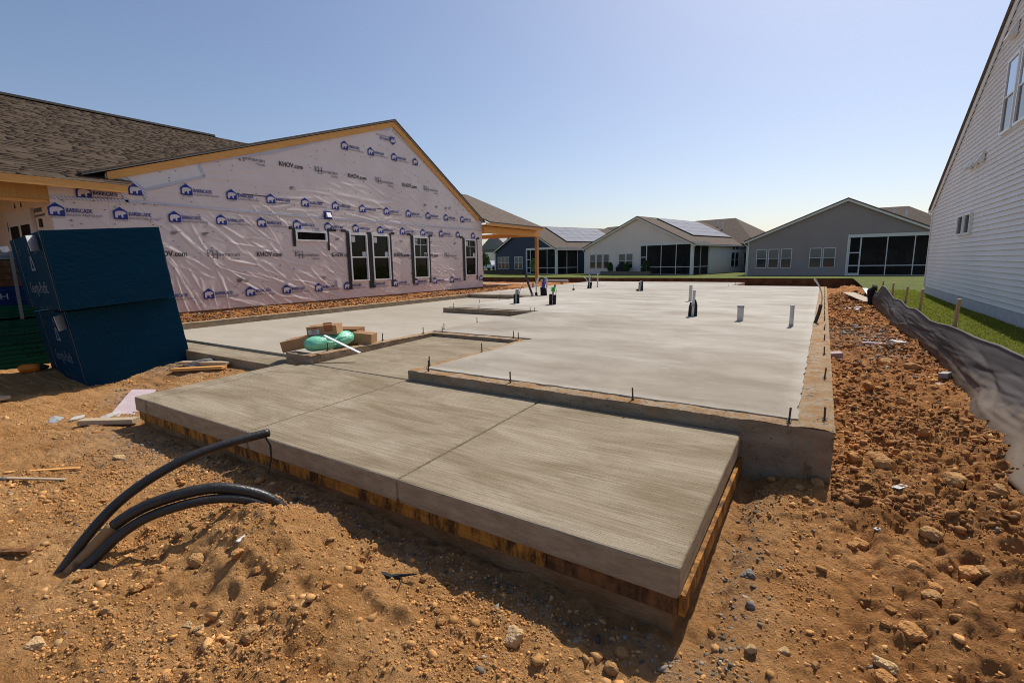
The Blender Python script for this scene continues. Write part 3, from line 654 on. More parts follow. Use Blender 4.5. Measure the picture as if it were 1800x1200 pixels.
# rim: rough top of the stem wall, slightly wavy, along front, right, entry and garage sides
def rim(path, wd, side, name='rim'):
    V = []; F = []; nw = 5
    pts = []
    for (a, b_) in zip(path[:-1], path[1:]):
        a = Vector((*a, 0)); b_ = Vector((*b_, 0)); L = (b_ - a).length; n_ = max(2, int(L / 0.03))
        d = (b_ - a).normalized(); nn = Vector((-d.y, d.x, 0)) * side
        for i in range(n_):
            p = a + (b_ - a) * (i / (n_ - 1)); pts.append((p, nn))
    for i, (p, nn) in enumerate(pts):
        for j in range(nw):
            q = p + nn * (wd * j / (nw - 1)); 
            h = -0.012 + 0.010 * fbm(np.array([q.x * 9.0]), np.array([q.y * 9.0]), 51, 4)[0] + (0.002 if 0 < j < nw - 1 else -0.004)
            ed = 0.006 * fbm(np.array([q.x * 14.0]), np.array([q.y * 14.0]), 53, 3)[0] if j == 0 else 0
            q = q + nn * ed
            V.append((q.x - FO[0], q.y - FO[1], h - FO[2]))
    for i in range(len(pts) - 1):
        for j in range(nw - 1):
            a = i * nw + j; f = (a, a + nw, a + nw + 1, a + 1) if side < 0 else (a, a + 1, a + nw + 1, a + nw)
            F.append(f)
    return npmesh(name, V, F, 'concrete_rim', found)
rim([(-3.5, 3.468), (0.132, 3.468)], 0.17, 1); rim([(0.132, 3.47), (0.132, 21.4)], 0.23, 1)
rim([(-3.502, 3.47), (-3.502, 5.64)], 0.15, -1); rim([(-5.10, 5.642), (-3.5, 5.642)], 0.12, 1)
rim([(-5.098, 3.48), (-5.098, 5.7)], 0.15, 1); rim([(-10.398, 3.5), (-10.398, 13.4)], 0.19, 1)
# trowelled floor with a ragged edge
def ragged(poly, step, amp):
    out = []
    for (a, b_) in zip(poly, poly[1:] + poly[:1]):
        a = Vector((*a, 0)); b_ = Vector((*b_, 0)); L = (b_ - a).length; n_ = max(1, int(L / step)); d = (b_ - a).normalized(); nn = Vector((-d.y, d.x, 0))
        for i in range(n_):
            p = a + d * (L * i / n_); k_ = fbm(np.array([p.x * 9.0]), np.array([p.y * 9.0]), 61, 5)[0]
            p = p + nn * amp * k_ * 2; out.append((p.x, p.y))
    return out
FL = ragged([(-3.37, 3.60), (-0.08, 3.60), (-0.08, 21.3), (-3.1, 21.3), (-3.1, 24.3), (-10.5, 24.3), (-10.5, 13.55), (-7.75, 13.55), (-7.75, 9.2), (-5.2, 9.2), (-5.2, 5.76), (-3.37, 5.76)], 0.035, 0.010)
m_ = MB(FO); m_.prism(FL, -0.03, 0.0)
fl = m_.build('floor', 'concrete_floor', found); fl.data.transform(Matrix.Translation((FO[0], FO[1], 0)))
fl.location = (-FO[0], -FO[1], 0)
m_ = MB(FO); m_.prism([(-10.4, 3.79), (-5.252, 3.79), (-5.252, 9.088), (-7.852, 9.088), (-7.852, 13.428), (-10.4, 13.428)], -0.6, -0.13)
gf = m_.build('garage_floor', 'garage_concrete', found); gf.data.transform(Matrix.Translation((FO[0] + 30, FO[1] + 40, 0))); gf.location = (-FO[0] - 30, -FO[1] - 40, 0)
MB(FO).prism([(-10.4, 3.36), (-5.62, 3.36), (-5.62, 3.788), (-10.4, 3.788)], -0.62, -0.166).build('garage_apron', 'concrete_broom', found, bev=0.006)
# anchor bolts
bm_ = MB().tube([(0, 0, -0.05), (0, 0, 0.085)], 0.0065, 8).tube([(0, 0, 0.0), (0, 0, 0.006)], 0.016, 8).mesh('anchor_bolt', 'bolt_steel')
BOLTS = [(-0.12, 3.52), (0.075, 3.70), (0.075, 5.0), (0.07, 6.28), (0.07, 7.4), (0.07, 8.5), (0.07, 9.7), (0.07, 10.85), (0.07, 12.05), (0.07, 13.2), (0.07, 14.4), (0.07, 15.6), (0.07, 16.8), (0.07, 18.0), (0.07, 19.2), (0.07, 20.4), (-2.3, 3.54), (-1.17, 3.53), (-3.28, 3.54), (-3.44, 3.73), (-3.44, 4.67), (-3.67, 5.75), (-3.55, 5.69), (-5.21, 6.95), (-5.17, 5.99), (-5.0, 5.75), (-5.17, 5.50), (-5.19, 4.69), (-5.19, 3.78), (-7.57, 9.16), (-6.83, 9.2), (-5.4, 9.16), (-5.23, 9.05), (-7.79, 10.52), (-7.77, 11.48), (-9.12, 13.5), (-5.22, 8.05), (-5.43, 9.22), (-3.1, 20.6), (-3.1, 22.3), (-2.0, 21.3)]
for i, (x, y) in enumerate(BOLTS):
    o = bpy.data.objects.new('anchor_bolt', bm_); COL.objects.link(o); o.parent = found; o.location = (x - FO[0], y - FO[1], 0 - FO[2]); o.rotation_euler = (random.uniform(-.08, .08), random.uniform(-.08, .08), 0); s_ = random.uniform(0.8, 1.2); o.scale = (1, 1, s_)

# porch slab: broomed panels on form boards
PO = (-2.9, 1.8, -0.45)
porch = thing('porch_slab', PO, 'broom finished concrete porch slab in joined panels on orange form boards', 'porch slab')
def pz(y): return -0.145 + 0.035 * (y - 1.8) / 1.67
XJ = [-5.45, -5.2, -3.5, -1.95, -0.385]
def panel(x0, x1, y0, y1, th=0.14):
    gp = 0.0065
    x0 += gp; x1 -= gp; y0 += gp if y0 > 1.9 else 0; y1 -= gp
    mb = MB(PO); mb.hexa([(x0, y0, pz(y0) - th), (x1, y0, pz(y0) - th), (x1, y1, pz(y1) - th), (x0, y1, pz(y1) - th), (x0, y0, pz(y0)), (x1, y0, pz(y0)), (x1, y1, pz(y1)), (x0, y1, pz(y1))])
    mb.m = [0, 0, 1, 1, 1, 1]; mb.m[1] = 0
    o = mb.build('concrete_panel', ['concrete_broom', 'slab_side'], porch, bev=0.013)
    # keep the texture continuous and different from panel to panel
    return o
for x0, x1 in zip(XJ[:-1], XJ[1:]):
    panel(x0, x1, 1.8, 3.36 if x1 < -5 else 3.466)
panel(-5.095, -3.503, 3.47, 5.635)
MB(PO).box(-5.43, -1.0, 1.822, 1.86, -0.37, -0.286).build('form_board', 'form_board', porch)
MB(PO).box(-0.998, -0.40, 1.824, 1.862, -0.37, -0.286).build('form_board', 'form_board_dark', porch)
MB(PO).box(-0.398, -0.372, 1.835, 3.44, -0.375, -0.28).build('form_board', 'form_board', porch)
MB(PO).box(-5.44, -5.405, 1.87, 3.34, -0.40, -0.29).build('form_board', 'form_board_dark', porch)
MB(PO).box(-5.40, -0.42, 1.84, 3.46, -0.72, -0.2865).build('footing', 'muddy_footing', porch)

# ------------------------------------------------------------------ house under construction, wrapped (left)
HO = (-13.0, 10.0, -0.3)
house = thing('wrapped_house', HO, 'unfinished house wrapped in shiny pinkish building paper printed with blue logos', 'house')
def rake_z(y): return np.where(y < 12.79, 2.97 + 0.339 * (y - 4.03), 5.94 - 0.605 * (y - 12.79))
def wall_top(y): return np.where(y < 4.35, 2.80, rake_z(y) - 0.02)
WIN = [(10.58, 11.30, 0.53, 2.07), (11.51, 12.29, 0.53, 2.07), (13.49, 14.30, 0.53, 2.07), (16.58, 17.38, 0.53, 2.07)]
SMALL = (8.68, 9.74, 1.78, 2.08)
ny, nz = 724, 200
yy = np.linspace(3.4, 17.88, ny); YW, J = np.meshgrid(yy, np.linspace(0, 1, nz)); ZW = 0.0 + (wall_top(YW) - 0.0) * J
D = 0.004 * fbm(YW * 0.8, ZW * 0.8, 71, 3) + 0.0035 * fbm(YW * 3, ZW * 4, 73, 3)
def crease(y, z, ang, L, sg, am):
    c_, s_ = math.cos(ang), math.sin(ang)
    j0, j1 = np.searchsorted(yy, [y - L, y + L]); 
    if j1 <= j0: return
    Ys = YW[:, j0:j1] - y; Zs = ZW[:, j0:j1] - z
    u_ = Ys * c_ + Zs * s_; v_ = -Ys * s_ + Zs * c_ + 0.10 * u_ * u_ * math.copysign(1, math.sin(y * 37))
    prof = np.exp(-(v_ / sg) ** 2) - 0.35 * np.exp(-(v_ / (2.2 * sg)) ** 2)
    D[:, j0:j1] += am * prof * np.clip(1 - (u_ / (L * 0.5)) ** 2, 0, 1) ** 1.5
R_ = random.Random(5)
def rad(d): return math.radians(d)
for i in range(620):
    y = R_.uniform(4.3, 17.6); z = R_.uniform(0.05, 5.2)
    if z > float(wall_top(np.array(y))) - 0.15: continue
    sg = R_.uniform(0.020, 0.046); am = R_.uniform(0.005, 0.018); L = R_.uniform(0.6, 2.2)
    if z < 2.45:
        if y < 6.6 and z < 0.9: a = rad(R_.gauss(-78, 14)); L *= 0.8; am *= 1.2
        elif y < 6.6: a = rad(R_.gauss(-42, 14)); am *= 1.2
        elif y < 10.3: a = rad(R_.gauss(-26, 12))
        else: a = rad(R_.gauss(-8, 22)); L *= 0.6; am *= 0.8
    else:
        if z > 3.9 and y < 10.5: am *= 0.35
        a = rad(R_.gauss(6 if y < 10 else (-6 if y < 13.2 else -24), 9)); am *= 0.8
        if z > 4.4: am *= 0.5
    crease(y, z, a, L, sg, am)
for z_ in (2.50,):   # the loose lower edge of the upper sheet
    D += 0.006 * np.exp(-((ZW - z_ - 0.012 * np.sin(YW * 2.1)) / 0.02) ** 2)
D = np.clip(D, -0.012, 0.021)
Vw = np.stack([np.zeros(D.size) + D.ravel(), YW.ravel() - HO[1], ZW.ravel() - HO[2]], 1)
Fw = gridfaces(ny, nz)
cy = YW.ravel()[Fw].mean(1); cz = ZW.ravel()[Fw].mean(1); hole = np.zeros(len(Fw), bool)
for (a, b_, c_, d_) in WIN + [SMALL]: hole |= (cy > a) & (cy < b_) & (cz > c_) & (cz < d_)
npmesh('wrapped_wall', Vw, Fw[~hole], 'house_wrap', house)
def hb(): return MB(HO)
# the white band of wrap below the rake, and the seam tapes
def strip(pts, wd, name, mt, x=-12.973, th=0.003):
    mb = hb()
    for (a, b_) in zip(pts[:-1], pts[1:]):
        d = Vector((b_[0] - a[0], b_[1] - a[1])).normalized(); n_ = Vector((-d.y, d.x)) * wd / 2
        q = [(a[0] - n_.x, a[1] - n_.y), (b_[0] - n_.x, b_[1] - n_.y), (b_[0] + n_.x, b_[1] + n_.y), (a[0] + n_.x, a[1] + n_.y)]
        mb.xprism(q, x - th, x)
    return mb.build(name, mt, house)
def rk(y, d): return (y, float(rake_z(np.array(y))) - d)
mb = hb()
mb.xprism([(4.55, 3.02), (5.05, 2.82), (6.36, 3.26), (6.24, rk(6.24, .02)[1]), (4.55, rk(4.55, .02)[1])][::1], -12.990, -12.982)
mb.xprism([(6.24, 3.55), (8.2, 4.13), (11.5, 5.40), (12.7, 5.70), (12.7, 5.90), (6.24, rk(6.24, .02)[1])], -12.990, -12.982)
mb.build('white_wrap_band', 'house_wrap_white', house)
strip([(3.42, 2.47), (4.66, 2.52), (8.04, 2.49), (12.5, 2.49), (17.8, 2.50)], 0.05, 'seam_tape', 'seam_tape')
strip([(4.72, 3.04), (5.03, 2.80), (6.36, 3.26), (6.24, 3.57), (8.21, 4.14), (11.49, 5.42), (12.6, 5.66)], 0.055, 'seam_tape', 'seam_tape', -12.972)
strip([(4.60, 2.78), (4.70, 2.45)], 0.06, 'seam_tape', 'seam_tape', -12.973); strip([(5.0, 2.80), (5.06, 2.62)], 0.06, 'seam_tape', 'seam_tape', -12.973)
strip([(12.76, 5.66), (14.76, 4.66), (17.41, 3.05)], 0.05, 'seam_tape', 'print_light', -12.972)
# printed logos
def wf(y0, z0, x=-12.974): return lambda u_, v_: (x, y0 + u_, z0 + v_)
BEAR = [(0.035, 0.03), (0.075, 0.03), (0.085, 0.085), (0.115, 0.075), (0.125, 0.10), (0.14, 0.085), (0.15, 0.035), (0.185, 0.04), (0.175, 0.06), (0.18, 0.095), (0.205, 0.11), (0.245, 0.125), (0.235, 0.145), (0.20, 0.17), (0.165, 0.178), (0.11, 0.178), (0.06, 0.168), (0.035, 0.14), (0.03, 0.09)]
def logo_mesh(full=True, flip=False):
    mb = MB(); s_ = -1 if flip else 1
    f0 = lambda u_, v_: (0, s_ * (u_ - 0.13), s_ * v_)
    f1 = lambda u_, v_: (0.002, s_ * (u_ - 0.13), s_ * v_)
    mb.mi = 0; pent = [(0.005, 0), (0.26, 0), (0.26, 0.165), (0.13, 0.262), (0.0, 0.165)]
    mb.add([f0(*q) for q in pent], [(0, 1, 2, 3, 4)])
    mb.mi = 1; mb.add([f1(*q) for q in BEAR], [tuple(range(len(BEAR)))])
    if full:
        mb.mi = 0; put_text(mb, 'BARRICADE', 0.115, 0.285, 0.085, 0.42, f0); put_text(mb, 'BARRICADE', 0.115, 0.289, 0.088, 0.42, f1)
        mb.mi = 2; put_text(mb, 'BUILDING WRAP PLUS', 0.068, 0.285, 0.012, 0.50, f0)
        mb.mi = 0; put_text(mb, 'LP', 0.07, 0.80, 0.012, 0.065, f0)
        mb.mi = 2; put_text(mb, 'www.barricadebp.com', 0.028, 0.02, -0.035, 0.24, f0)
    me = mb.mesh('printed_logo', ['print_blue', 'print_light', 'print_grey']); return me
LOGO = logo_mesh(); ICON = logo_mesh(False); FLIP = logo_mesh(True, True)
def place(me, y, z, name='printed_logo', x=-12.974):
    o = bpy.data.objects.new(name, me); COL.objects.link(o); o.parent = house; o.location = (x - HO[0], y - HO[1], z - HO[2]); return o
for k in range(13): place(LOGO if k < 12 else ICON, 3.47 + 1.057 * k, 2.25 - 0.13)
place(ICON, 17.2, 2.12)
for k in range(1, 12): place(LOGO, 4.85 + 1.058 * k, 2.90 - 0.13)
place(ICON, 5.02 - 0.16, 2.66)
for k in range(3): place(LOGO, 10.65 + 1.05 * k, 4.78 - 0.13)
place(ICON, 13.8, 4.65); place(FLIP, 12.72, 5.42)
for k in range(11): place(LOGO, 6.14 + 1.058 * k - 1.058, 0.41 - 0.13)
place(ICON, 17.72, 0.28); place(LOGO, 3.95, 2.505)
def khov_mesh():
    mb = MB(); put_text(mb, 'KHOV.com', 0.185, -0.365, -0.065, 0.73, lambda u_, v_: (0, u_, v_)); put_text(mb, 'KHOV.com', 0.185, -0.358, -0.060, 0.73, lambda u_, v_: (0.001, u_, v_)); return mb.mesh('printed_lettering', ['print_black'])
def khn_mesh():
    mb = MB(); f = lambda u_, v_: (0, u_, v_)
    put_text(mb, 'K', 0.20, -0.40, -0.05, 0.115, f); put_text(mb, 'H', 0.265, -0.285, -0.10, 0.125, f)
    put_text(mb, 'ovnanian', 0.150, -0.15, -0.055, 0.55, f); put_text(mb, 'Homes', 0.10, 0.17, -0.15, 0.23, f)
    for (u0, u1, v0) in ((-0.41, -0.35, 0.088), (-0.41, -0.35, -0.052), (-0.31, -0.27, -0.052), (-0.30, -0.25, 0.085), (-0.30, -0.25, -0.102), (-0.195, -0.145, 0.085), (-0.195, -0.145, -0.102)):
        mb.add([f(u0, v0), f(u1, v0), f(u1, v0 + 0.012), f(u0, v0 + 0.012)], [(0, 1, 2, 3)])
    return mb.mesh('printed_lettering', ['print_grey'])
KV, KH = khov_mesh(), khn_mesh()
for k, y in enumerate((5.38, 6.62, 7.84, 9.02, 10.24, 13.05, 14.48, 15.65)):
    place(KV if k in (0, 2, 4, 6) else KH, y, 1.39, 'printed_lettering')
place(KV, 12.87, 1.39, 'printed_lettering')
for k, y in enumerate((7.55, 8.73, 9.90, 11.07, 12.24, 13.45, 14.6)):
    place(KH if k % 2 == 0 else KV, y, 3.88, 'printed_lettering')
# tiny printed notes and staples
mb = hb()
for i in range(26):
    y = R_.uniform(4.8, 16.8); z = R_.choice([0.72, 0.75, 3.28, 3.3, 1.9])
    if 10.3 < y < 12.6 and z < 2.3: continue
    if z > float(wall_top(np.array(y))) - 0.3: continue
    for r_ in range(3): mb.box(-12.980, -12.974, y, y + 0.16 - 0.03 * r_, z - 0.03 * r_, z - 0.03 * r_ + 0.012)
mb.build('printed_notes', 'print_grey', house, kind='stuff')
mb = hb()
for i in range(330):
    y = R_.uniform(3.5, 17.7); z = R_.uniform(0.1, float(wall_top(np.array(y))) - 0.1); mb.box(-12.984, -12.973, y, y + 0.022, z, z + 0.016)
mb.build('staples', 'print_grey', house, kind='stuff')

def framed_window(y0, y1, z0, z1, rail=True, grid=False, tape=True, label=None):
    x = -12.945
    root = hb(); fw = 0.045
    root.box(-13.05, x, y0, y1, z0, z0 + fw).box(-13.05, x, y0, y1, z1 - fw, z1).box(-13.05, x, y0, y0 + fw, z0 + fw, z1 - fw).box(-13.05, x, y1 - fw, y1, z0 + fw, z1 - fw)
    wn = root.build('window', 'white_vinyl', house, label=label)
    zm = z0 + (z1 - z0) * 0.51
    if rail: hb().box(-13.03, x - 0.012, y0 + fw, y1 - fw, zm - 0.02, zm + 0.02).build('meeting_rail', 'white_vinyl', wn)
    hb().box(-13.012, -13.006, y0 + fw, y1 - fw, zm + 0.02 if rail else z0 + fw, z1 - fw).build('pane', 'window_glass', wn)
    if rail: hb().box(-13.022, -13.016, y0 + fw, y1 - fw, z0 + fw, zm - 0.02).build('pane', 'window_glass', wn)
    if grid:
        hb().box(-13.014, -12.998, (y0 + y1) / 2 - 0.008, (y0 + y1) / 2 + 0.008, zm + 0.02, z1 - fw).box(-13.014, -12.998, y0 + fw, y1 - fw, z1 - 0.30, z1 - 0.285).build('muntin', 'white_vinyl', wn)
    if rail:
        hb().box(-13.006, -13.0, y0 + 0.10, y0 + 0.25, z1 - 0.27, z1 - 0.08).box(-13.006, -13.0, y1 - 0.20, y1 - 0.06, zm + 0.03, zm + 0.18).build('sticker', 'sticker', wn)
    return wn
for k, q in enumerate(WIN): framed_window(*q, grid=(k >= 2))
framed_window(*SMALL, rail=False)
def tape(y0, y1, z0, z1, nm='flashing_tape'): hb().box(-12.972, -12.970, y0, y1, z0, z1).build(nm, 'flash_tape', house)
for (a, b_, lo) in ((10.58, 12.29, 0.28), (13.49, 14.30, 0.33), (16.58, 17.38, 0.33)):
    tape(a - 0.12, a - 0.005, lo, 2.13); tape(b_ + 0.005, b_ + 0.11, lo, 2.13); tape(a - 0.30, a - 0.12, 2.10, 2.18); tape(b_ + 0.11, b_ + 0.26, 2.10, 2.18)
tape(11.305, 11.505, 0.30, 2.13)
tape(8.58, 8.675, 1.62, 2.14); tape(9.745, 9.82, 1.52, 2.14); tape(8.48, 8.58, 2.10, 2.18); tape(9.82, 10.10, 2.10, 2.18)
mb = hb(); mb.box(-12.985, -12.95, 9.69, 9.96, 2.46, 2.70); vb = mb.build('vent_block', 'print_blue', house)
hb().hexa([(-12.95, 9.75, 2.52), (-12.86, 9.75, 2.52), (-12.86, 9.90, 2.52), (-12.95, 9.90, 2.52), (-12.95, 9.75, 2.66), (-12.93, 9.75, 2.66), (-12.93, 9.90, 2.66), (-12.95, 9.90, 2.66)]).build('vent_hood', 'white_trim', vb)
hb().box(-12.985, -12.93, 9.97, 10.12, 0.36, 0.60).build('outlet_box', 'white_trim', house)
# foundation under the wrap
hb().box(-13.2, -13.02, 3.42, 17.86, -0.6, 0.005).build('foundation_wall', 'muddy_footing', house)
# rake boards and gable roof
mb = hb()
for (ya, yb) in ((4.38, 12.79), (17.62, 12.79)):
    za, zb = float(rake_z(np.array(ya))), 5.94
    q = [(ya, za - 0.17), (yb, zb - (0.17 if yb > ya else 0.20)), (yb, zb), (ya, za)]
    if yb < ya: q = q[::-1]
    mb.xprism(q, -12.974, -12.938)
mb.build('rake_board', 'pine', house)
def roofslab(pa, pb, x0, x1, th, nm, mt):
    mb = hb(); (ya, za), (yb, zb) = pa, pb
    q = [(ya, za), (yb, zb), (yb, zb + th), (ya, za + th)]
    if yb < ya: q = q[::-1]
    mb.xprism(q, x0, x1); return mb.build(nm, mt, house)
roofslab((3.95, 2.965), (12.79, 5.96), -21.5, -12.90, 0.025, 'roof_deck', 'drip_edge'); roofslab((17.95, 2.84), (12.79, 5.96), -21.5, -12.90, 0.025, 'roof_deck', 'drip_edge')
roofslab((3.92, 2.985), (12.79, 5.99), -21.5, -12.87, 0.03, 'roof_shingles', 'roof_far'); roofslab((18.02, 2.83), (12.79, 5.99), -21.5, -12.87, 0.03, 'roof_shingles', 'roof_far')
# main roof, ridge along y: every shingle tab is geometry
M_ = 0.417; EX, EZ = -12.62, 2.80; RX = -20.6
cosr = 1 / math.sqrt(1 + M_ * M_); sinr = M_ * cosr
def roof_ok(x, y):
    z = EZ + M_ * (EX - x)
    if x > -13.0 and y > 4.62: return False
    if x <= -13.0 and y > 4.0 and z < 2.97 + 0.339 * (y - 4.03) - 0.12: return False
    return y < 12.4
hb().hexa([(EX, 1.0, EZ - 0.03), (EX, 4.62, EZ - 0.03), (-13.0, 4.62, EZ - 0.03 + M_ * 0.38), (-13.0, 1.0, EZ - 0.03 + M_ * 0.38), (EX, 1.0, EZ), (EX, 4.62, EZ), (-13.0, 4.62, EZ + M_ * 0.38), (-13.0, 1.0, EZ + M_ * 0.38)]).build('eave_deck', 'pine', house)
z13 = EZ + M_ * 0.38; zr = EZ + M_ * (EX - RX)
hb().hexa([(-13.0, 1.0, z13 - 0.03), (-13.0, 12.4, z13 - 0.03), (RX, 12.4, zr - 0.03), (RX, 1.0, zr - 0.03), (-13.0, 1.0, z13), (-13.0, 12.4, z13), (RX, 12.4, zr), (RX, 1.0, zr)]).build('main_roof_deck', 'roof_far', house)
hb().hexa([(RX, 1.0, zr - 0.03), (RX, 12.4, zr - 0.03), (RX - 8, 12.4, zr - 3.4), (RX - 8, 1.0, zr - 3.4), (RX, 1.0, zr), (RX, 12.4, zr), (RX - 8, 12.4, zr - 3.37), (RX - 8, 1.0, zr - 3.37)]).build('back_roof', 'roof_far', house)
tabs = []
sl = (EX - RX) / cosr; course = 0.145; nc = int(sl / course)
for c_ in range(nc):
    y = 1.0 + R_.uniform(0, 0.3)
    while y < 12.4:
        wd_ = R_.choice([0.16, 0.22, 0.30, 0.36, 0.44]); s0 = c_ * course
        xm = EX - (s0 + 0.07) * cosr
        if roof_ok(xm, y + wd_ / 2): tabs.append((s0, y, wd_, R_.choice([0.003, 0.003, 0.004, 0.006]), R_.random()))
        y += wd_ + 0.004
def tab_geo(s0, y, wd_, th, off=HO):
    dx, dz = -cosr, sinr; nx_, nz_ = sinr, cosr
    def P(s, yq, h): return (EX + s * dx + h * nx_ - off[0], yq - off[1], EZ + s * dz + h * nz_ - off[2])
    s1 = s0 + course + 0.02
    return [P(s0, y, 0.001), P(s0, y + wd_, 0.001), P(s1, y + wd_, 0.001), P(s1, y, 0.001), P(s0, y, th + 0.004), P(s0, y + wd_, th + 0.004), P(s1, y + wd_, 0.006), P(s1, y, 0.006)]
BF = [(4, 5, 6, 7), (0, 1, 5, 4), (1, 2, 6, 5), (3, 0, 4, 7)]
vis = [q for q in tabs if q[1] > 2.2 + q[0] * 0.30]
near = sorted(vis, key=lambda q: (EX - q[0]) ** 2 + q[1] ** 2 + 0.2 * q[0])[::1]
near = sorted(vis, key=lambda q: -q[2] / math.hypot(EX - q[0] * cosr, q[1]))[:300]; nearset = set(id(q) for q in near)
Vs = []; Fs = []; Ts = []
for q in tabs:
    if id(q) in nearset: continue
    k = len(Vs); Vs += tab_geo(*q[:4]); Fs += [tuple(i_ + k for i_ in f) for f in BF]; Ts += [q[4]] * 8
npmesh('shingles', Vs, Fs, 'shingle', house, sm=False, attrs={'tint': Ts}, kind='stuff')
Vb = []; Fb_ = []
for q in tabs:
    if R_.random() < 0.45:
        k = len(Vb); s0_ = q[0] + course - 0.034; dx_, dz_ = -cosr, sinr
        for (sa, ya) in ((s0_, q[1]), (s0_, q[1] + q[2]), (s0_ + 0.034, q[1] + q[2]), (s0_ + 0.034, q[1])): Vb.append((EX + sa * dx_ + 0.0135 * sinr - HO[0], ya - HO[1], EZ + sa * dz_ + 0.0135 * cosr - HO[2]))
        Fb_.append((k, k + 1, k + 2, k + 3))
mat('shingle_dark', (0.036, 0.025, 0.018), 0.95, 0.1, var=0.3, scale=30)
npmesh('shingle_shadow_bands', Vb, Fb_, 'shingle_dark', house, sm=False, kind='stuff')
cache = {}
for q in near:
    key = (q[2], q[3])
    if key not in cache:
        me = bpy.data.meshes.new('shingle'); me.from_pydata(tab_geo(0, 0, q[2], q[3], (EX, 0, EZ)), [], BF); me.materials.append(MATS['shingle']); cache[key] = me
    o = bpy.data.objects.new('shingle', cache[key]); COL.objects.link(o); o.parent = house
    o.location = (EX - q[0] * cosr - HO[0], q[1] - HO[1], EZ + q[0] * sinr - HO[2])
hb().hexa([(RX + 0.16, 1.0, zr - 0.02), (RX + 0.16, 10.6, zr - 0.02), (RX - 0.16, 10.6, zr - 0.02), (RX - 0.16, 1.0, zr - 0.02), (RX + 0.10, 1.0, zr + 0.06), (RX + 0.10, 10.6, zr + 0.06), (RX - 0.10, 10.6, zr + 0.06), (RX - 0.10, 1.0, zr + 0.06)]).build('ridge_vent', 'ridge_vent', house)
# eave fascia, front beam, front wall with door
hb().box(EX - 0.045, EX - 0.005, 1.0, 4.60, EZ - 0.15, EZ - 0.028).build('fascia', 'pine', house)
hb().box(-13.0, EX - 0.05, 4.42, 4.58, EZ - 0.12, EZ - 0.03).build('soffit_block', 'pine_x', house)
hb().box(-13.12, -12.985, -1.0, 3.396, 2.42, 2.70).build('porch_beam', 'post_wood', house)
hb().box(-13.08, -13.02, -1.0, 3.396, 2.36, 2.419).build('beam_plate', 'pine', house)
hb().box(-13.15, -12.99, -0.9, -0.74, -0.4, 2.36).build('post', 'post_wood', house)
hb().box(-17.6, -13.01, 3.40, 3.47, 0.0, 2.78).build('front_wall', 'house_wrap_front', house)
hb().box(-17.7, -17.5, 1.0, 3.40, 0.0, 2.78).build('porch_side_wall', 'interior_wood', house)
hb().box(-17.5, -13.12, 1.0, 3.38, 2.70, 2.74).build('porch_ceiling', 'pine_x', house)
hb().box(-17.5, -12.9, 1.0, 3.39, -0.42, -0.06).build('porch_floor', 'concrete_face', house)
dr = hb().box(-15.72, -14.02, 3.33, 3.395, 0.0, 2.33).build('front_door', 'house_wrap_white', house, label='white front door with two glazed lights behind the blue bundles')
hb().box(-15.55, -14.98, 3.315, 3.329, 1.0, 2.02).box(-14.76, -14.19, 3.315, 3.329, 1.0, 2.02).build('glass_light', 'dark_glass', dr)
hb().box(-13.75, -13.62, 3.37, 3.398, 1.93, 2.10).build('outlet_box', 'print_black', house)
mb = hb(); mb.mi = 0
for (xo, zo) in ((-14.9, 2.42), (-15.35, 2.42)): mb.add([(xo, 3.392, zo), (xo + .12, 3.392, zo), (xo + .06, 3.392, zo + .14)], [(0, 1, 2)])
mb.add([(-16.10, 3.392, 1.95), (-15.85, 3.392, 1.95), (-15.85, 3.392, 2.1), (-15.97, 3.392, 2.22), (-16.10, 3.392, 2.1)], [(0, 1, 2, 3, 4)])
mb.box(-14.0, -13.55, 3.391, 3.394, 2.24, 2.32).box(-14.0, -13.40, 3.391, 3.394, 2.15, 2.19)
mb.build('front_print', 'print_grey', house)
# body so the house is closed, interior seen through the glass
hb().box(-21.4, -21.2, 3.47, 17.86, -0.3, 2.9).build('back_wall', 'house_wrap', house)
hb().box(-21.2, -13.06, 17.80, 17.86, -0.3, 2.86).build('end_wall', 'house_wrap', house)
hb().box(-15.4, -15.3, 3.5, 17.8, 0.0, 2.7).build('partition', 'interior_wood', house)
hb().box(-15.3, -13.06, 3.5, 17.8, -0.05, 0.0).build('interior_floor', 'interior_wood', house)
hb().box(-21.2, -13.06, 3.48, 17.8, 2.70, 2.74).build('interior_ceiling', 'interior_wood', house)
# rear porch of the same house
hb().hexa([(-12.55, 17.9, 2.80), (-12.55, 22.75, 2.80), (-17.5, 22.75, 4.86), (-17.5, 17.9, 4.86), (-12.55, 17.9, 2.86), (-12.55, 22.75, 2.86), (-17.5, 22.75, 4.92), (-17.5, 17.9, 4.92)]).build('rear_porch_roof', 'roof_far', house)
hb().box(-12.60, -12.56, 17.65, 22.74, 2.68, 2.80).build('fascia', 'pine', house)
hb().box(-13.0, -12.86, 17.88, 22.80, 2.38, 2.67).build('rear_beam', 'pine', house)
hb().box(-12.98, -12.84, 22.58, 22.74, -0.1, 2.378).build('post', 'post_wood', house)
hb().box(-18.3, -18.1, 17.9, 22.8, 2.38, 2.62).build('rear_beam', 'pine', house); hb().box(-18.28, -18.12, 22.58, 22.74, -0.1, 2.38).build('post', 'post_wood', house)
hb().box(-18.0, -13.02, 22.60, 22.74, 2.40, 2.62).build('rear_beam', 'pine_x', house)
for k in range(9):
    y = 18.4 + 0.5 * k; hb().box(-18.2, -12.62, y, y + 0.04, 2.68, 2.79).build('rafter', 'pine_x', house)
hb().box(-18.6, -12.3, 17.92, 23.6, -0.35, -0.06).build('rear_patio', 'patio', house)

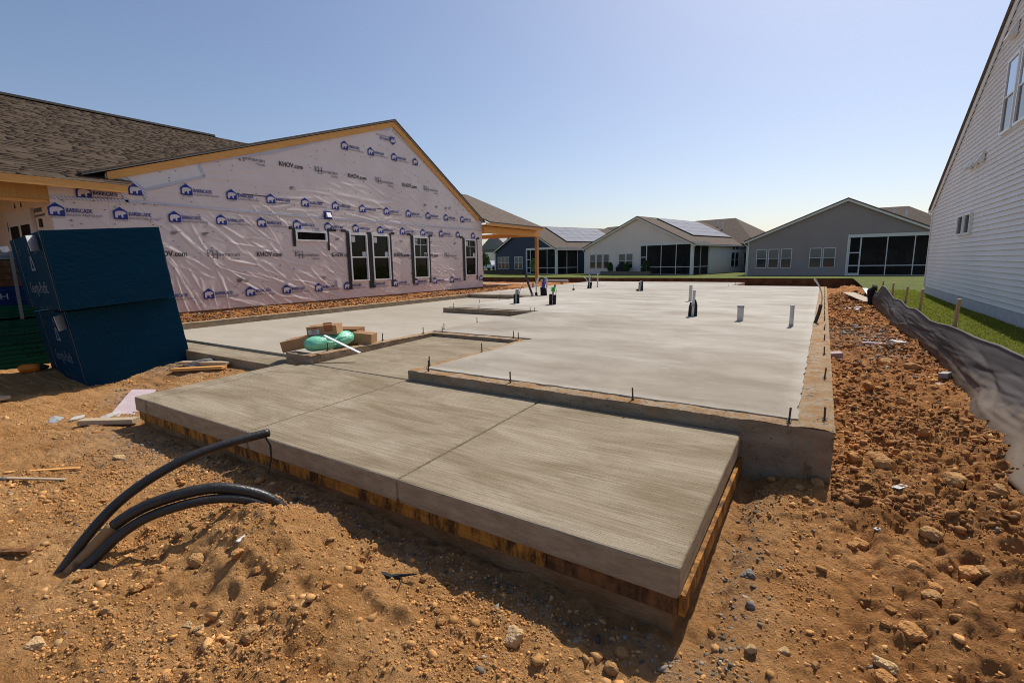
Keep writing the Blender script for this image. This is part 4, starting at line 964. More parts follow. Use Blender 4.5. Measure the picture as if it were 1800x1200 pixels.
# ------------------------------------------------------------------ white sided house, right
WO = (3.0, 12.0, -0.2)
wh = thing('white_house', WO, 'tall white clapboard house side with steep dark roof edge on the right', 'house')
RAKE = lambda y: 2.72 + 0.506 * (22.15 - y) if y > 11.6 else 8.06 - 0.506 * (11.6 - y)
def ycut(z): # y range of the wall at height z
    if z <= 2.72: return 1.05, 22.12
    k = (z - 2.72) / 0.506; return 1.05 + k, 22.12 - k
def wb_(): return MB(WO)
wb_().box(3.03, 12.0, 1.2, 22.0, -0.5, 2.70).build('wall', 'siding_white', wh)
wb_().xprism([(1.2, 2.7), (22.0, 2.7), (11.6, 7.95)], 3.03, 3.4).build('gable_wall', 'siding_white', wh)
wb_().box(3.012, 3.06, 1.1, 22.08, -0.5, 0.02).build('foundation_course', 'block_grey', wh)
ce = 0.113; z = 0.022
while z < 7.9:
    a0, a1 = ycut(z); b0, b1 = ycut(z + ce)
    if a1 - a0 < 0.4: break
    a1 = min(a1, 22.10); b1 = min(b1, 22.10)
    mb = wb_(); lo, hi = 2.998, 3.026
    mb.add([(lo, a0, z), (lo, a1, z), (lo + 0.006, a1, z + 0.014), (lo + 0.006, a0, z + 0.014), (hi, b1, z + ce), (hi, b0, z + ce), (3.03, a0, z), (3.03, a1, z)],
           [(0, 1, 7, 6)[::-1], (0, 3, 2, 1), (3, 5, 4, 2)])
    mb.build('siding_plank', 'siding_white', wh); z += ce
wb_().box(2.985, 3.08, 22.09, 22.19, 0.0, 2.72).build('corner_trim', 'white_trim', wh)
mb = wb_()
mb.xprism([(22.15 + 0.28, 2.72 - 0.142 - 0.15), (22.43, 2.72 - 0.142 + 0.05), (11.6, 8.11), (11.6, 7.90)], 2.97, 2.996)
mb.build('rake_trim', 'white_trim', wh)
mb = wb_(); mb.xprism([(22.50, 2.60), (22.50, 2.66), (11.6, 8.19), (11.6, 8.12)], 2.92, 12.3); mb.xprism([(11.6, 8.12), (11.6, 8.19), (0.7, 2.66), (0.7, 2.60)], 2.92, 12.3)
mb.build('roof', 'roof_far', wh)
wb_().box(2.93, 12.2, 22.42, 22.54, 2.52, 2.62).build('gutter', 'white_trim', wh)
def wwin(y0, y1, z0, z1, kind):
    fw = 0.05; x0, x1 = 2.955, 3.02
    wn = wb_().box(x0, x1, y0, y1, z0, z0 + fw).box(x0, x1, y0, y1, z1 - fw, z1).box(x0, x1, y0, y0 + fw, z0 + fw, z1 - fw).box(x0, x1, y1 - fw, y1, z0 + fw, z1 - fw).build('window', 'white_vinyl', wh)
    zm = (z0 + z1) / 2
    if kind:
        wb_().box(x0 + 0.012, x1 - 0.01, y0 + fw, y1 - fw, zm - 0.02, zm + 0.02).build('meeting_rail', 'white_vinyl', wn)
        wb_().box(x0 + 0.02, x0 + 0.028, y0 + fw, y1 - fw, zm + 0.02, z1 - fw).build('pane', 'mirror_glass', wn)
        wb_().box(x0 + 0.032, x0 + 0.04, y0 + fw, y1 - fw, z0 + fw, zm - 0.02).build('pane', 'dark_glass', wn)
    else: wb_().box(x0 + 0.025, x0 + 0.033, y0 + fw, y1 - fw, z0 + fw, z1 - fw).build('pane', 'dark_glass', wn)
mat('mirror_glass', (0.30, 0.36, 0.45), 0.03, 1.0, metallic=0.9)
wwin(14.19, 14.94, 3.57, 5.07, True); wwin(13.28, 14.02, 3.57, 5.07, True); wwin(17.28, 17.92, 1.57, 2.11, False); wwin(16.52, 17.15, 1.57, 2.11, False)
def hood(y0, z0, s_=1.0):
    wb_().hexa([(2.85, y0 + 0.03, z0), (3.0, y0 + 0.03, z0), (3.0, y0 + 0.30 * s_, z0), (2.85, y0 + 0.30 * s_, z0), (2.97, y0, z0 + 0.22 * s_), (3.0, y0, z0 + 0.22 * s_), (3.0, y0 + 0.33 * s_, z0 + 0.22 * s_), (2.97, y0 + 0.33 * s_, z0 + 0.22 * s_)]).build('vent_hood', 'white_trim', wh)
for y0 in (16.05, 16.60, 17.15): hood(y0, 3.24)
hood(14.72, 5.52, 1.2)
wb_().box(2.62, 2.82, 7.95, 8.15, -0.24, 0.35).build('meter_box', 'pvc_grey', wh)

# ------------------------------------------------------------------ finished houses behind
def siding_rows(parent, name, matn, rng_fn, z0, z1, place_fn, ce=0.16):
    mb = MB(); z = z0
    while z < z1 - 0.02:
        zz = min(z + ce, z1)
        for (a0, a1) in rng_fn(z):
            b0, b1 = a0, a1
            if a1 - a0 < 0.05: continue
            p = [place_fn(a0, z, 0.022), place_fn(a1, z, 0.022), place_fn(b1, zz, 0.006), place_fn(b0, zz, 0.006), place_fn(a0, z, -0.01), place_fn(a1, z, -0.01)]
            mb.add(p, [(0, 1, 2, 3), (4, 5, 1, 0)])
        z = zz
    return mb.build(name, matn, parent)
def rear_house(label, loc, rot, sid, side_sid, hip1, trimm='white_trim', solar=True, paint_low=-0.5):
    h = thing('finished_house', (loc[0], loc[1], 0), label, 'house', rotz=rot)
    W, AP, AZ_, EV = 12.95, 6.85, 5.50, 2.60
    sl = (AZ_ - EV) / AP; srr = (AZ_ - EV) / (W - AP)
    def lim(z): 
        if z < EV: return 0.0, W
        return (z - EV) / sl, W - (z - EV) / srr
    def rows(z):
        a, b_ = lim(z + 0.02)
        if z < 2.78: return [(0.0, 7.12)]
        return [(a, b_)]
    MB().box(0.02, 7.10, 0.02, 0.2, paint_low - 0.3, 2.6).build('rear_wall', sid, h)
    MB().yprism([(0.03, 2.6), (W - 0.03, 2.6), (AP, AZ_ - 0.02)], 0.02, 0.2).build('gable_wall', sid, h)
    siding_rows(h, 'siding', sid, rows, -0.36, 5.42, lambda a, z, d: (a, -d + 0.012, z))
    MB().box(0.0, 0.15, 0.2, 20, paint_low - 0.3, 2.6).build('side_wall', side_sid, h)
    MB().box(W - 0.15, W, 3.45, 13.5, paint_low - 0.3, 2.6).build('side_wall', side_sid, h)
    siding_rows(h, 'siding', side_sid, lambda z: [(3.45, 13.5)], -0.36, 2.62, lambda a, z, d: (W + d, a, z))
    # screened porch
    MB().box(7.2, W - 0.1, 3.3, 3.45, -0.5, 2.6).build('porch_wall', 'porch_inside', h)
    MB().box(7.10, 7.22, 0.2, 3.3, -0.5, 2.6).build('porch_wall', sid, h)
    MB().box(7.2, W, 0.1, 3.4, 2.62, 2.66).build('porch_ceiling', 'white_trim', h)
    MB().box(7.2, W, 0.02, 3.4, -0.6, -0.36).build('porch_floor', 'patio', h)
    MB().box(8.2, 10.6, 3.24, 3.295, -0.3, 1.85).build('sliding_door', 'dark_glass', h); MB().box(11.1, 11.9, 3.24, 3.295, 0.2, 1.8).build('porch_window', 'grey_glass', h)
    MB().box(7.08, W + 0.02, -0.03, 0.14, 2.55, 2.79).build('porch_band', trimm, h)
    MB().box(W - 0.12, W + 0.03, 0.142, 3.5, 2.55, 2.79).build('porch_band', trimm, h)
    MB().box(W - 0.26, W + 0.02, -0.02, 0.20, -0.4, 2.549).build('corner_post', trimm, h)
    MB().box(7.06, 7.16, -0.04, 0.1, -0.4, 2.549).build('porch_jamb', trimm, h)
    for s_ in (9.57, 11.19): MB().box(s_ - 0.03, s_ + 0.03, 0.02, 0.09, -0.36, 2.549).build('mullion', trimm, h)
    MB().box(7.98, 12.69, 0.025, 0.085, 0.36, 0.42).build('screen_rail', trimm, h)
    MB().box(7.98, 12.69, 0.025, 0.085, -0.38, -0.33).build('screen_sill', trimm, h)
    MB().box(7.17, 12.69, 0.05, 0.056, -0.36, 2.55).build('screen', 'insect_screen', h)
    sx_ = W - 0.05
    for v_ in (1.65, 3.36): MB().box(sx_ - 0.03, sx_ + 0.04, v_ - 0.03, v_ + 0.03, -0.36, 2.549).build('mullion', trimm, h)
    MB().box(sx_ - 0.025, sx_ + 0.035, 0.21, 3.33, 0.36, 0.42).build('screen_rail', trimm, h)
    MB().box(sx_ - 0.003, sx_ + 0.003, 0.2, 3.36, -0.36, 2.55).build('screen', 'insect_screen', h)
    d = MB()
    d.box(7.17, 7.25, 0.0, 0.05, -0.36, 2.5).box(7.88, 7.97, 0.0, 0.05, -0.36, 2.549).box(7.25, 7.88, 0.0, 0.045, 1.35, 1.43).box(7.25, 7.88, 0.0, 0.045, 0.36, 0.44).box(7.25, 7.88, 0.0, 0.045, -0.36, -0.18)
    d.build('screen_door', trimm, h)
    # windows
    def win(s0, s1, z0, z1, fn, grid=True, top='grey_glass'):
        fw = 0.05; mb = MB()
        def bx(a0, a1, c0, c1, d0, d1): 
            p = [fn(a0, c0, d0), fn(a1, c0, d0), fn(a1, c0, d1), fn(a0, c0, d1), fn(a0, c1, d0), fn(a1, c1, d0), fn(a1, c1, d1), fn(a0, c1, d1)]; return p
        for q in ((s0 - fw, s1 + fw, z0 - fw, z0), (s0 - fw, s1 + fw, z1, z1 + fw), (s0 - fw, s0, z0, z1), (s1, s1 + fw, z0, z1), (s0, s1, (z0 + z1) / 2 - .02, (z0 + z1) / 2 + .02)): mb.hexa(bx(*q, 0.05, -0.02))
        wn = mb.build('window', trimm, h)
        zm = (z0 + z1) / 2
        MB().hexa(bx(s0, s1, zm + 0.02, z1, 0.034, 0.03)).build('pane', top, wn); MB().hexa(bx(s0, s1, z0, zm - 0.02, 0.028, 0.02)).build('pane', 'dark_glass', wn)
        return wn
    ff = lambda a, z, d: (a, -d, z)
    for s_ in (0.74, 1.65, 2.58): win(s_, s_ + 0.70, 0.30, 1.78, ff)
    for s_ in (4.62, 5.55): win(s_, s_ + 0.75, 0.30, 1.78, ff)
    sf = lambda a, z, d: (W + d, a, z)
    for v_ in (8.70, 9.75): win(v_, v_ + 0.85, 0.28, 1.75, sf, top='dark_glass')
    for v_ in (8.85, 9.80): win(v_, v_ + 0.72, 2.12, 2.52, sf, top='dark_glass')
    win(12.1, 12.9, 0.28, 1.75, sf, top='dark_glass')
    # roof
    ov, vv, th = 0.32, -0.28, 0.10
    MB().yprism([(-ov, EV - ov * sl), (AP, AZ_), (AP, AZ_ + th), (-ov, EV - ov * sl + th)], vv, 15).build('roof', 'roof_far', h)
    MB().yprism([(AP, AZ_), (W + ov, EV - ov * srr), (W + ov, EV - ov * srr + th), (AP, AZ_ + th)], vv, 15).build('roof', 'roof_far', h)
    MB().yprism([(-ov, EV - ov * sl - 0.16), (AP, AZ_ - 0.16), (AP, AZ_ - 0.002), (-ov, EV - ov * sl - 0.002)], vv + 0.02, vv + 0.06).yprism([(AP, AZ_ - 0.16), (W + ov, EV - ov * srr - 0.16), (W + ov, EV - ov * srr - 0.002), (AP, AZ_ - 0.002)], vv + 0.02, vv + 0.06).build('rake_trim', trimm, h)
    MB().box(W + ov - 0.02, W + ov + 0.10, vv + 0.07, 13.2, EV - ov * srr - 0.06, EV - ov * srr + 0.05).build('gutter', trimm, h)
    MB().box(-ov - 0.10, -ov + 0.02, vv + 0.07, 13.2, EV - ov * sl - 0.06, EV - ov * sl + 0.05).tube([(-ov - 0.04, -0.1, EV - 0.2), (-0.06, -0.06, EV - 0.5), (-0.06, -0.06, -0.4)], 0.04, 8).build('gutter', trimm, h)
    MB().box(-0.03, 0.08, -0.035, 0.0, -0.4, 2.55).build('corner_trim', trimm, h)
    # cross hip roof over the front part of the house
    x0, x1, y0, y1, ze, zr_ = -0.6, hip1 + 4.8, 11.0, 23.5, 2.72, 6.05
    yr = (y0 + y1) / 2; pk0, pk1 = 4.6, hip1
    MB().add([(x0, y0, ze), (x1, y0, ze), (x1, y1, ze), (x0, y1, ze), (pk0, yr, zr_), (pk1, yr, zr_)], [(0, 1, 5, 4), (1, 2, 5), (2, 3, 4, 5), (3, 0, 4), (3, 2, 1, 0)]).build('hip_roof', 'roof_far', h)
    MB().box(x0 + 0.4, x1 - 0.5, 13.5, 23.2, -0.8, 2.70).build('front_block', side_sid, h)
    vp = MB().tube([(hip1 - 0.4, 14.6, 4.4), (hip1 - 0.4, 14.6, 5.5)], 0.09, 8).tube([(hip1 - 1.3, 15.4, 4.9), (hip1 - 1.3, 15.4, 5.7)], 0.07, 8); vp.build('vent_pipe', trimm, h)
    if solar:
        ss0, ss1, v0, v1 = 7.25, 11.4, 2.95, 12.3; nr, ncol = 4, 6
        def onr(s_, v_, up): 
            z_ = AZ_ + th - (s_ - AP) * srr; nl = math.sqrt(1 + srr * srr); return (s_ + up * srr / nl, v_, z_ + up / nl)
        MB().hexa([onr(ss0, v0, 0.01), onr(ss1, v0, 0.01), onr(ss1, v1, 0.01), onr(ss0, v1, 0.01), onr(ss0, v0, 0.085), onr(ss1, v0, 0.085), onr(ss1, v1, 0.085), onr(ss0, v1, 0.085)]).build('panel_rail', 'solar_rail', h)
        pm = None
        for i_ in range(nr):
            for j_ in range(ncol):
                a0 = ss0 + (ss1 - ss0) * i_ / nr + 0.02; a1 = ss0 + (ss1 - ss0) * (i_ + 1) / nr - 0.02; c0 = v0 + (v1 - v0) * j_ / ncol + 0.02; c1 = v0 + (v1 - v0) * (j_ + 1) / ncol - 0.02
                MB().hexa([onr(a0, c0, 0.087), onr(a1, c0, 0.087), onr(a1, c1, 0.087), onr(a0, c1, 0.087), onr(a0, c0, 0.12), onr(a1, c0, 0.12), onr(a1, c1, 0.12), onr(a0, c1, 0.12)]).build('solar_panel', 'solar', h)
    return h
A1 = math.radians(-14); A2 = math.radians(-22)
WH = (-23.24, 52.05); BH = (-38.45, 55.9)
rear_house('grey sided house with a wide gable and screened porch beyond the slab', (-5.66, 46.7), 0.0, 'siding_grey', 'siding_grey', 12.4, solar=False)
rear_house('cream and white house with solar panels and a planter wall', WH, A1, 'siding_cream', 'siding_white', 9.7)
rear_house('navy blue house with solar panels behind the rear porch post', BH, A2, 'siding_blue', 'siding_blue', 9.7)
def loc_of(P, a, s_, v_, z=0.0): return (P[0] + s_ * math.cos(a) - v_ * math.sin(a), P[1] + s_ * math.sin(a) + v_ * math.cos(a), z)
# block walls of the two gardens
def block_wall(label, P, a, s0, s1, v_, z0, z1, matn, name='garden_wall'):
    w_ = thing(name, loc_of(P, a, s0, v_), label, 'wall', rotz=a); L = s1 - s0; rows_ = 3; hh = (z1 - 0.05 - z0) / rows_
    me = {}
    for r_ in range(rows_):
        x = 0.0 if r_ % 2 == 0 else -0.2
        while x < L:
            xa, xb = max(0, x), min(L, x + 0.40)
            if xb - xa > 0.05:
                MB().box(xa + 0.006, xb - 0.006, random.uniform(-0.012, 0.0), 0.3, z0 + r_ * hh, z0 + (r_ + 1) * hh - 0.008).build('block', matn, w_)
            x += 0.40
    MB().box(-0.03, L + 0.03, -0.04, 0.34, z1 - 0.05, z1).build('coping', matn, w_); return w_
block_wall('low grey block planter wall in front of the cream house', WH, A1, 3.3, 9.3, -1.6, -0.46, -0.03, 'paver')
block_wall('low dark block wall in front of the navy house', BH, A2, -0.95, 8.2, -1.4, -0.45, 0.12, 'paver_dark')
def leaf_ball(name, parent, pts_fn, n_, size, matn):
    c_ = np.array([pts_fn() for _ in range(n_)]); a = rng.normal(size=(n_, 3)); a /= np.linalg.norm(a, axis=1)[:, None]; bq = np.cross(a, rng.normal(size=(n_, 3))); bq /= np.linalg.norm(bq, axis=1)[:, None]
    s_ = size * rng.uniform(0.6, 1.4, n_)[:, None]
    V = np.stack([c_ - a * s_, c_ + bq * s_ * 0.5, c_ + a * s_, c_ - bq * s_ * 0.5], 1).reshape(-1, 3)
    return npmesh(name, V, np.arange(n_ * 4).reshape(-1, 4), matn, parent, sm=False)
def cone_shrub(label, P, a, s_, v_, z0, hh, rr):
    o = thing('conical_shrub', loc_of(P, a, s_, v_, z0), label, 'shrub', 'shrubs behind the planter wall')
    MB().tube([(0, 0, -0.45), (0, 0, hh * 0.8)], [0.04, 0.015], 7).build('trunk', 'bark', o)
    def f():
        t_ = random.random() ** 0.8; ph = random.uniform(0, 6.283); r_ = rr * math.sin(math.pi * min(1, (1 - t_) * 0.62 + 0.08)) * random.uniform(0.55, 1.08); return (r_ * math.cos(ph), r_ * math.sin(ph), t_ * hh)
    leaf_ball('crown', o, f, 900, 0.07, 'leaf')
cone_shrub('left conical evergreen shrub behind the planter wall', WH, A1, 4.25, -1.1, 0.0, 0.90, 0.30)
cone_shrub('middle conical evergreen shrub just right of the grill', WH, A1, 6.3, -1.1, 0.0, 0.88, 0.30)
cone_shrub('right conical evergreen shrub before the porch screens', WH, A1, 8.55, -1.1, 0.0, 1.05, 0.36)
gr = thing('grill', loc_of(WH, A1, 5.4, -0.6, -0.3), 'black covered grill between two shrubs on the patio', 'grill', rotz=A1)
MB().box(-0.65, 0.65, -0.25, 0.25, 0.1, 0.72).build('cart', 'black_rubber', gr, bev=0.03); MB().xprism([(-0.28, 0.72), (0.28, 0.72), (0.24, 0.90), (0.08, 1.0), (-0.12, 0.99), (-0.25, 0.88)], -0.42, 0.42).build('lid', 'black_rubber', gr, bev=0.02)
MB().box(-0.6, -0.52, -0.2, 0.2, 0.0, 0.098).box(0.52, 0.6, -0.2, 0.2, 0.0, 0.098).build('wheels', 'black_rubber', gr)
ch = thing('patio_chair', loc_of(WH, A1, 10.9, 1.0, -0.36), 'slatted patio chair inside the cream house screened porch', 'chair', rotz=A1 + 0.4)
MB().box(-0.32, 0.32, -0.3, 0.3, 0.36, 0.42).build('seat', 'siding_grey', ch)
for k in range(4): MB().hexa([(-0.30 + k * 0.155, 0.26, 0.40), (-0.18 + k * 0.155, 0.26, 0.40), (-0.18 + k * 0.155, 0.29, 0.40), (-0.30 + k * 0.155, 0.29, 0.40), (-0.30 + k * 0.155, 0.45, 1.02), (-0.18 + k * 0.155, 0.45, 1.02), (-0.18 + k * 0.155, 0.48, 1.02), (-0.30 + k * 0.155, 0.48, 1.02)]).build('back_slat', 'siding_grey', ch)
for sx_, sy_ in ((-1, -1), (1, -1), (-1, 1), (1, 1)): MB().box(sx_ * 0.28 - 0.03, sx_ * 0.28 + 0.03, sy_ * 0.26 - 0.03, sy_ * 0.26 + 0.03, 0.0, 0.36).build('leg', 'siding_grey', ch)
# sapling
tr = thing('young_tree', (-26.6, 45.9, -0.35), 'thin leafy sapling seen beside the rear porch post', 'tree')
MB().tube([(0, 0, -0.05), (0.03, 0, 0.7), (0.0, 0.02, 1.5)], [0.03, 0.022, 0.01], 7).build('trunk', 'bark', tr)
def f_():
    t_ = random.random(); ph = random.uniform(0, 6.283); r_ = 0.42 * math.sin(math.pi * (0.12 + 0.8 * t_)) * random.random() ** 0.5; return (r_ * math.cos(ph), r_ * math.sin(ph), 0.45 + 1.35 * t_)
leaf_ball('crown', tr, f_, 420, 0.075, 'leaf_light')
# far slate house, tree and pickup seen between wall and navy house
fh = thing('far_house', (-73, 105, -0.5), 'distant slate grey house left of the navy house', 'house', rotz=A2)
MB().box(-6, 8, 0, 10, 0, 5.2).build('wall', 'siding_slate', fh); MB().yprism([(-6.4, 5.0), (8.4, 5.0), (1, 9.0)], -0.4, 10.4).build('roof', 'siding_slate', fh)
for s_ in (2.2, 4.6): MB().box(s_, s_ + 1.0, -0.06, 0.02, 2.6, 4.2).build('window', 'dark_glass', fh)
MB().box(-0.8, 0.2, 4, 5, 7.5, 10.2).build('chimney', 'siding_grey', fh); MB().box(2.2, 3.0, 4, 5, 7.5, 10.0).build('chimney', 'siding_grey', fh)
MB().box(3.0, 12.0, -9, -3, 0, 4.0).build('front_wing', 'siding_cream', fh)
bt = thing('leafy_tree', (-54.3, 74.5, -0.5), 'round green tree in front of the distant slate house', 'tree')
MB().tube([(0, 0, 0), (0.1, 0, 1.4), (0.0, 0.1, 2.4)], [0.12, 0.09, 0.04], 8).tube([(0.08, 0, 1.2), (0.7, 0.2, 2.2)], [0.05, 0.02], 6).tube([(0.08, 0, 1.3), (-0.6, -0.1, 2.3)], [0.05, 0.02], 6).build('trunk', 'bark', bt)
def f2_():
    while True:
        p = Vector((random.uniform(-1, 1), random.uniform(-1, 1), random.uniform(-1, 1)))
        if 0.35 < p.length < 1 + 0.15 * math.sin(p.x * 9) * math.sin(p.z * 8): return (p.x * 1.4, p.y * 1.4, 2.2 + p.z * 1.3)
leaf_ball('crown', bt, f2_, 1500, 0.16, 'leaf')
tk = thing('pickup_truck', (-57.6, 82.2, -0.43), 'white pickup truck parked beyond the wrapped house corner', 'truck', rotz=math.radians(-12))
MB().xprism([(-1, 0.5), (1, 0.5), (1, 1.15), (-1, 1.15)], -2.9, 2.9).build('body', 'car_white', tk, bev=0.08)
MB().yprism([(-1.1, 1.15), (1.0, 1.15), (0.6, 1.9), (-0.9, 1.9)], -0.85, 0.85).build('cab', 'car_white', tk, bev=0.06)
MB().yprism([(-0.95, 1.2), (0.75, 1.2), (0.5, 1.8), (-0.8, 1.8)], -0.87, -0.851).build('side_window', 'dark_glass', tk)
MB().box(2.9, 2.95, -0.9, 0.9, 0.5, 0.9).build('grille', 'black_rubber', tk)
for sx_, sy_ in ((-1.8, -1), (1.9, -1), (-1.8, 1), (1.9, 1)): MB().tube([(sx_, sy_ - 0.13 * (1 if sy_ > 0 else -1) * -1, 0.42), (sx_, sy_ - 0.13 * (1 if sy_ > 0 else -1), 0.42)], 0.42, 16).build('wheel', 'black_rubber', tk)

# ------------------------------------------------------------------ silt fence
FE = (1.35, 9.0, -0.33)
sf = thing('silt_fence', FE, 'sagging brown silt fence fabric on wooden stakes along the lawn edge', 'fence')
def interp(tab, q): return np.interp(q, [a for a, _ in tab], [b_ for _, b_ in tab])
ys = np.concatenate([np.arange(3.2, 8, 0.022), np.arange(8, 18.6, 0.045)])
BX = [(3.2, 1.10), (4.6, 1.22), (5.1, 1.20), (5.6, 1.26), (6.1, 1.33), (6.7, 1.30), (7.2, 1.33), (8, 1.36), (9.6, 1.36), (12, 1.27), (14.7, 1.31), (18.6, 1.26)]
TX = [(3.2, 1.75), (4.6, 1.68), (5.6, 1.62), (7, 1.50), (8.3, 1.42), (10.6, 1.37), (14, 1.36), (16, 1.28), (18.6, 1.26)]
TZ = [(3.2, 0.02), (4.9, 0.10), (5.8, 0.13), (6.6, 0.175), (7.3, 0.15), (8.3, 0.155), (9.4, 0.11), (10.6, 0.165), (11.5, 0.13), (12.4, 0.17), (13.6, 0.14), (15.0, 0.30), (15.6, 0.32), (16.2, 0.12), (18.6, 0.06)]
nt_ = 46; A_, T_ = np.meshgrid(ys, np.linspace(0, 1, nt_))
bx_, tx_, tz_ = interp(BX, A_), interp(TX, A_), interp(TZ, A_)
zb_ = np.array([[Gs(float(interp(BX, y)), float(y)) for y in ys]]) - 0.03
kw = 61; zb_ = np.convolve(np.pad(zb_[0], kw // 2, mode='edge'), np.ones(kw) / kw, 'valid')[None, :len(ys)] - 0.02
belly = np.sin(np.pi * T_ ** 0.8)
Xf = bx_ + (tx_ - bx_) * T_; Zf = zb_ + (tz_ - zb_) * T_ ** 0.9
wr = 0.022 * fbm(A_ * 0.5, T_ * 1.6 + A_ * 0.4, 81, 2)
RF = random.Random(9)
for _ in range(150):
    a0 = 3.4 + 12 * RF.random() ** 1.4; t0 = RF.uniform(0.05, 0.97); sl_ = RF.gauss(0.0, 0.16); L_ = RF.uniform(0.5, 2.4); sg_ = RF.uniform(0.022, 0.05); am_ = RF.choice([-1, 1, 1]) * RF.uniform(0.004, 0.014)
    du = A_ - a0; wr = wr + am_ * np.exp(-np.abs((T_ - t0 - sl_ * du) / sg_) ** 1.4) * np.clip(1 - (du / L_) ** 2, 0, 1)
near_ = ss(7.2, 5.4, A_)
flare = near_ * ss(0.62, 0.0, T_) * (0.06 + 0.05 * np.sin(A_ * 3.4 + 0.6) + 0.03 * fbm(A_ * 4, T_ * 2, 89, 3))
Xf = Xf + wr * belly - flare - 0.05 * belly * (1 - near_)
Zf = Zf + near_ * ss(0.5, 0.1, T_) * 0.03 + 0.010 * np.sin(A_ * 2.6) * T_
hem = ss(0.955, 0.975, T_) * ss(1.0, 0.985, T_); Xf = Xf - 0.012 * hem
Vf = np.stack([Xf.ravel() - FE[0], A_.ravel() - FE[1], Zf.ravel() - FE[2]], 1)
fb = npmesh('fabric', Vf, gridfaces(len(ys), nt_), 'silt_fabric', sf)
fb.data.transform(Matrix.Translation(FE)); fb.location = (-FE[0], -FE[1], -FE[2])
so_ = fb.modifiers.new('thick', 'SOLIDIFY'); so_.thickness = 0.004
for (x, y, dx, dy, zt) in ((1.46, 8.35, 0.03, -0.06, 0.50), (1.41, 10.65, 0.02, -0.03, 0.50), (1.40, 12.45, 0.03, -0.10, 0.46), (1.38, 14.3, 0.01, 0.0, 0.44), (1.36, 16.2, 0.0, 0.05, 0.40), (1.60, 5.75, 0.24, -0.10, 0.36), (1.30, 18.4, 0.0, 0.1, 0.22)):
    MB(FE).bar((x, y, -0.5), (x + dx, y + dy, zt), 0.035, 0.045).build('stake', 'stake_wood', sf)
MB(FE).tube([(1.24, 17.3, -0.4), (1.20, 17.2, 0.10), (1.28, 17.1, 0.22)], [0.09, 0.12, 0.05], 9).build('rolled_end', 'foam_black', sf)

# ------------------------------------------------------------------ pipe stubs on the slab
def stub(x, y, label, name='pipe_stub', cat='pipe', group=None): return thing(name, (x, y, 0), label, cat, group)
def tb(o, pts, r, nm, mt, n_=12): return MB().tube(pts, r, n_).build(nm, mt, o, sm=False)
o = stub(-0.37, 8.64, 'plain white pipe stub near the right edge of the slab'); tb(o, [(0, 0, -.05), (0, 0, .335)], .030, 'pipe', 'pvc_white'); tb(o, [(0, 0, .0), (0, 0, .04)], .033, 'collar', 'pvc_grey')
o = stub(-1.16, 9.11, 'short thick white capped pipe stub in the open slab'); tb(o, [(0, 0, -.05), (0, 0, .245)], .052, 'pipe', 'pvc_white', 16); tb(o, [(0, 0, .225), (0, 0, .262)], .056, 'cap', 'pvc_grey', 16)
o = stub(-2.86, 12.99, 'tall white pipe stub standing behind the foam sleeved pipe'); tb(o, [(0, 0, -.05), (0.01, 0, .41)], .040, 'pipe', 'pvc_white')
o = stub(-2.03, 9.49, 'white pipe with black foam sleeves on both sides, middle of the slab'); tb(o, [(0, 0, -.05), (0.012, 0, .49)], .027, 'pipe', 'pvc_white'); tb(o, [(-.055, 0, 0), (-.05, 0, .16), (-.04, 0, .26)], [.030, .028, .016], 'sleeve', 'foam_black'); tb(o, [(.05, .01, 0), (.05, .01, .2), (.035, .01, .31)], [.030, .028, .014], 'sleeve', 'foam_black'); tb(o, [(0, 0, .19), (0, 0, .225)], .036, 'band', 'pvc_grey')
o = stub(-5.39, 16.81, 'low cluster of grey pipes in black sleeves at the back of the slab'); tb(o, [(0, 0, 0), (0.01, 0, .36)], .03, 'pipe', 'pvc_grey'); tb(o, [(.045, .01, 0), (.06, .01, .34)], [.045, .02], 'sleeve', 'foam_black'); tb(o, [(-.06, 0, 0), (-.05, 0, .30)], .02, 'pipe', 'foam_black'); tb(o, [(-.14, 0, .0), (-.10, 0, .05)], .035, 'elbow', 'foam_black')
o = stub(-7.82, 17.94, 'white pipe wrapped in black foam beside a thinner white pipe'); tb(o, [(0, 0, -.05), (0, 0, .53)], .032, 'pipe', 'pvc_white'); tb(o, [(-.05, 0, 0), (-.03, 0, .27)], [.05, .02], 'sleeve', 'foam_black'); tb(o, [(.05, 0, 0), (.05, 0, .24)], .04, 'sleeve', 'foam_black'); tb(o, [(.09, 0, .1), (.10, 0, .5)], .016, 'cable', 'cable_purple'); tb(o, [(-.05, 0, .2), (-.16, 0, .38), (-.26, 0, .44)], .012, 'cable', 'cable_white')
o = stub(-7.85, 18.83, 'thin plain white pipe standing at the back of the slab'); tb(o, [(0, 0, -.05), (0, 0, .55)], .028, 'pipe', 'pvc_white')
o = stub(-9.83, 18.08, 'white pipe stub in front of the long lying white pipe'); tb(o, [(0, 0, -.05), (0, 0, .38)], .032, 'pipe', 'pvc_white')
o = stub(-10.29, 17.72, 'short dark pipe stub near the left slab edge'); tb(o, [(0, 0, -.05), (0, 0, .20)], .05, 'pipe', 'pvc_grey')
o = stub(-6.73, 10.72, 'grey pipe in black sleeves with a bent cable, behind the garage step'); tb(o, [(0, 0, -.05), (.02, 0, .36)], .040, 'pipe', 'pvc_grey'); tb(o, [(-.05, 0, 0), (-.04, 0, .24)], .038, 'sleeve', 'foam_black'); tb(o, [(.05, 0, 0), (.05, 0, .24)], .036, 'sleeve', 'foam_black'); tb(o, [(.05, 0, .2), (.08, 0, .36), (.18, 0, .47), (.24, 0, .53)], .010, 'cable', 'cable_white'); tb(o, [(.07, 0, .2), (.12, 0, .36), (.20, 0, .45)], .008, 'cable', 'bolt_steel')
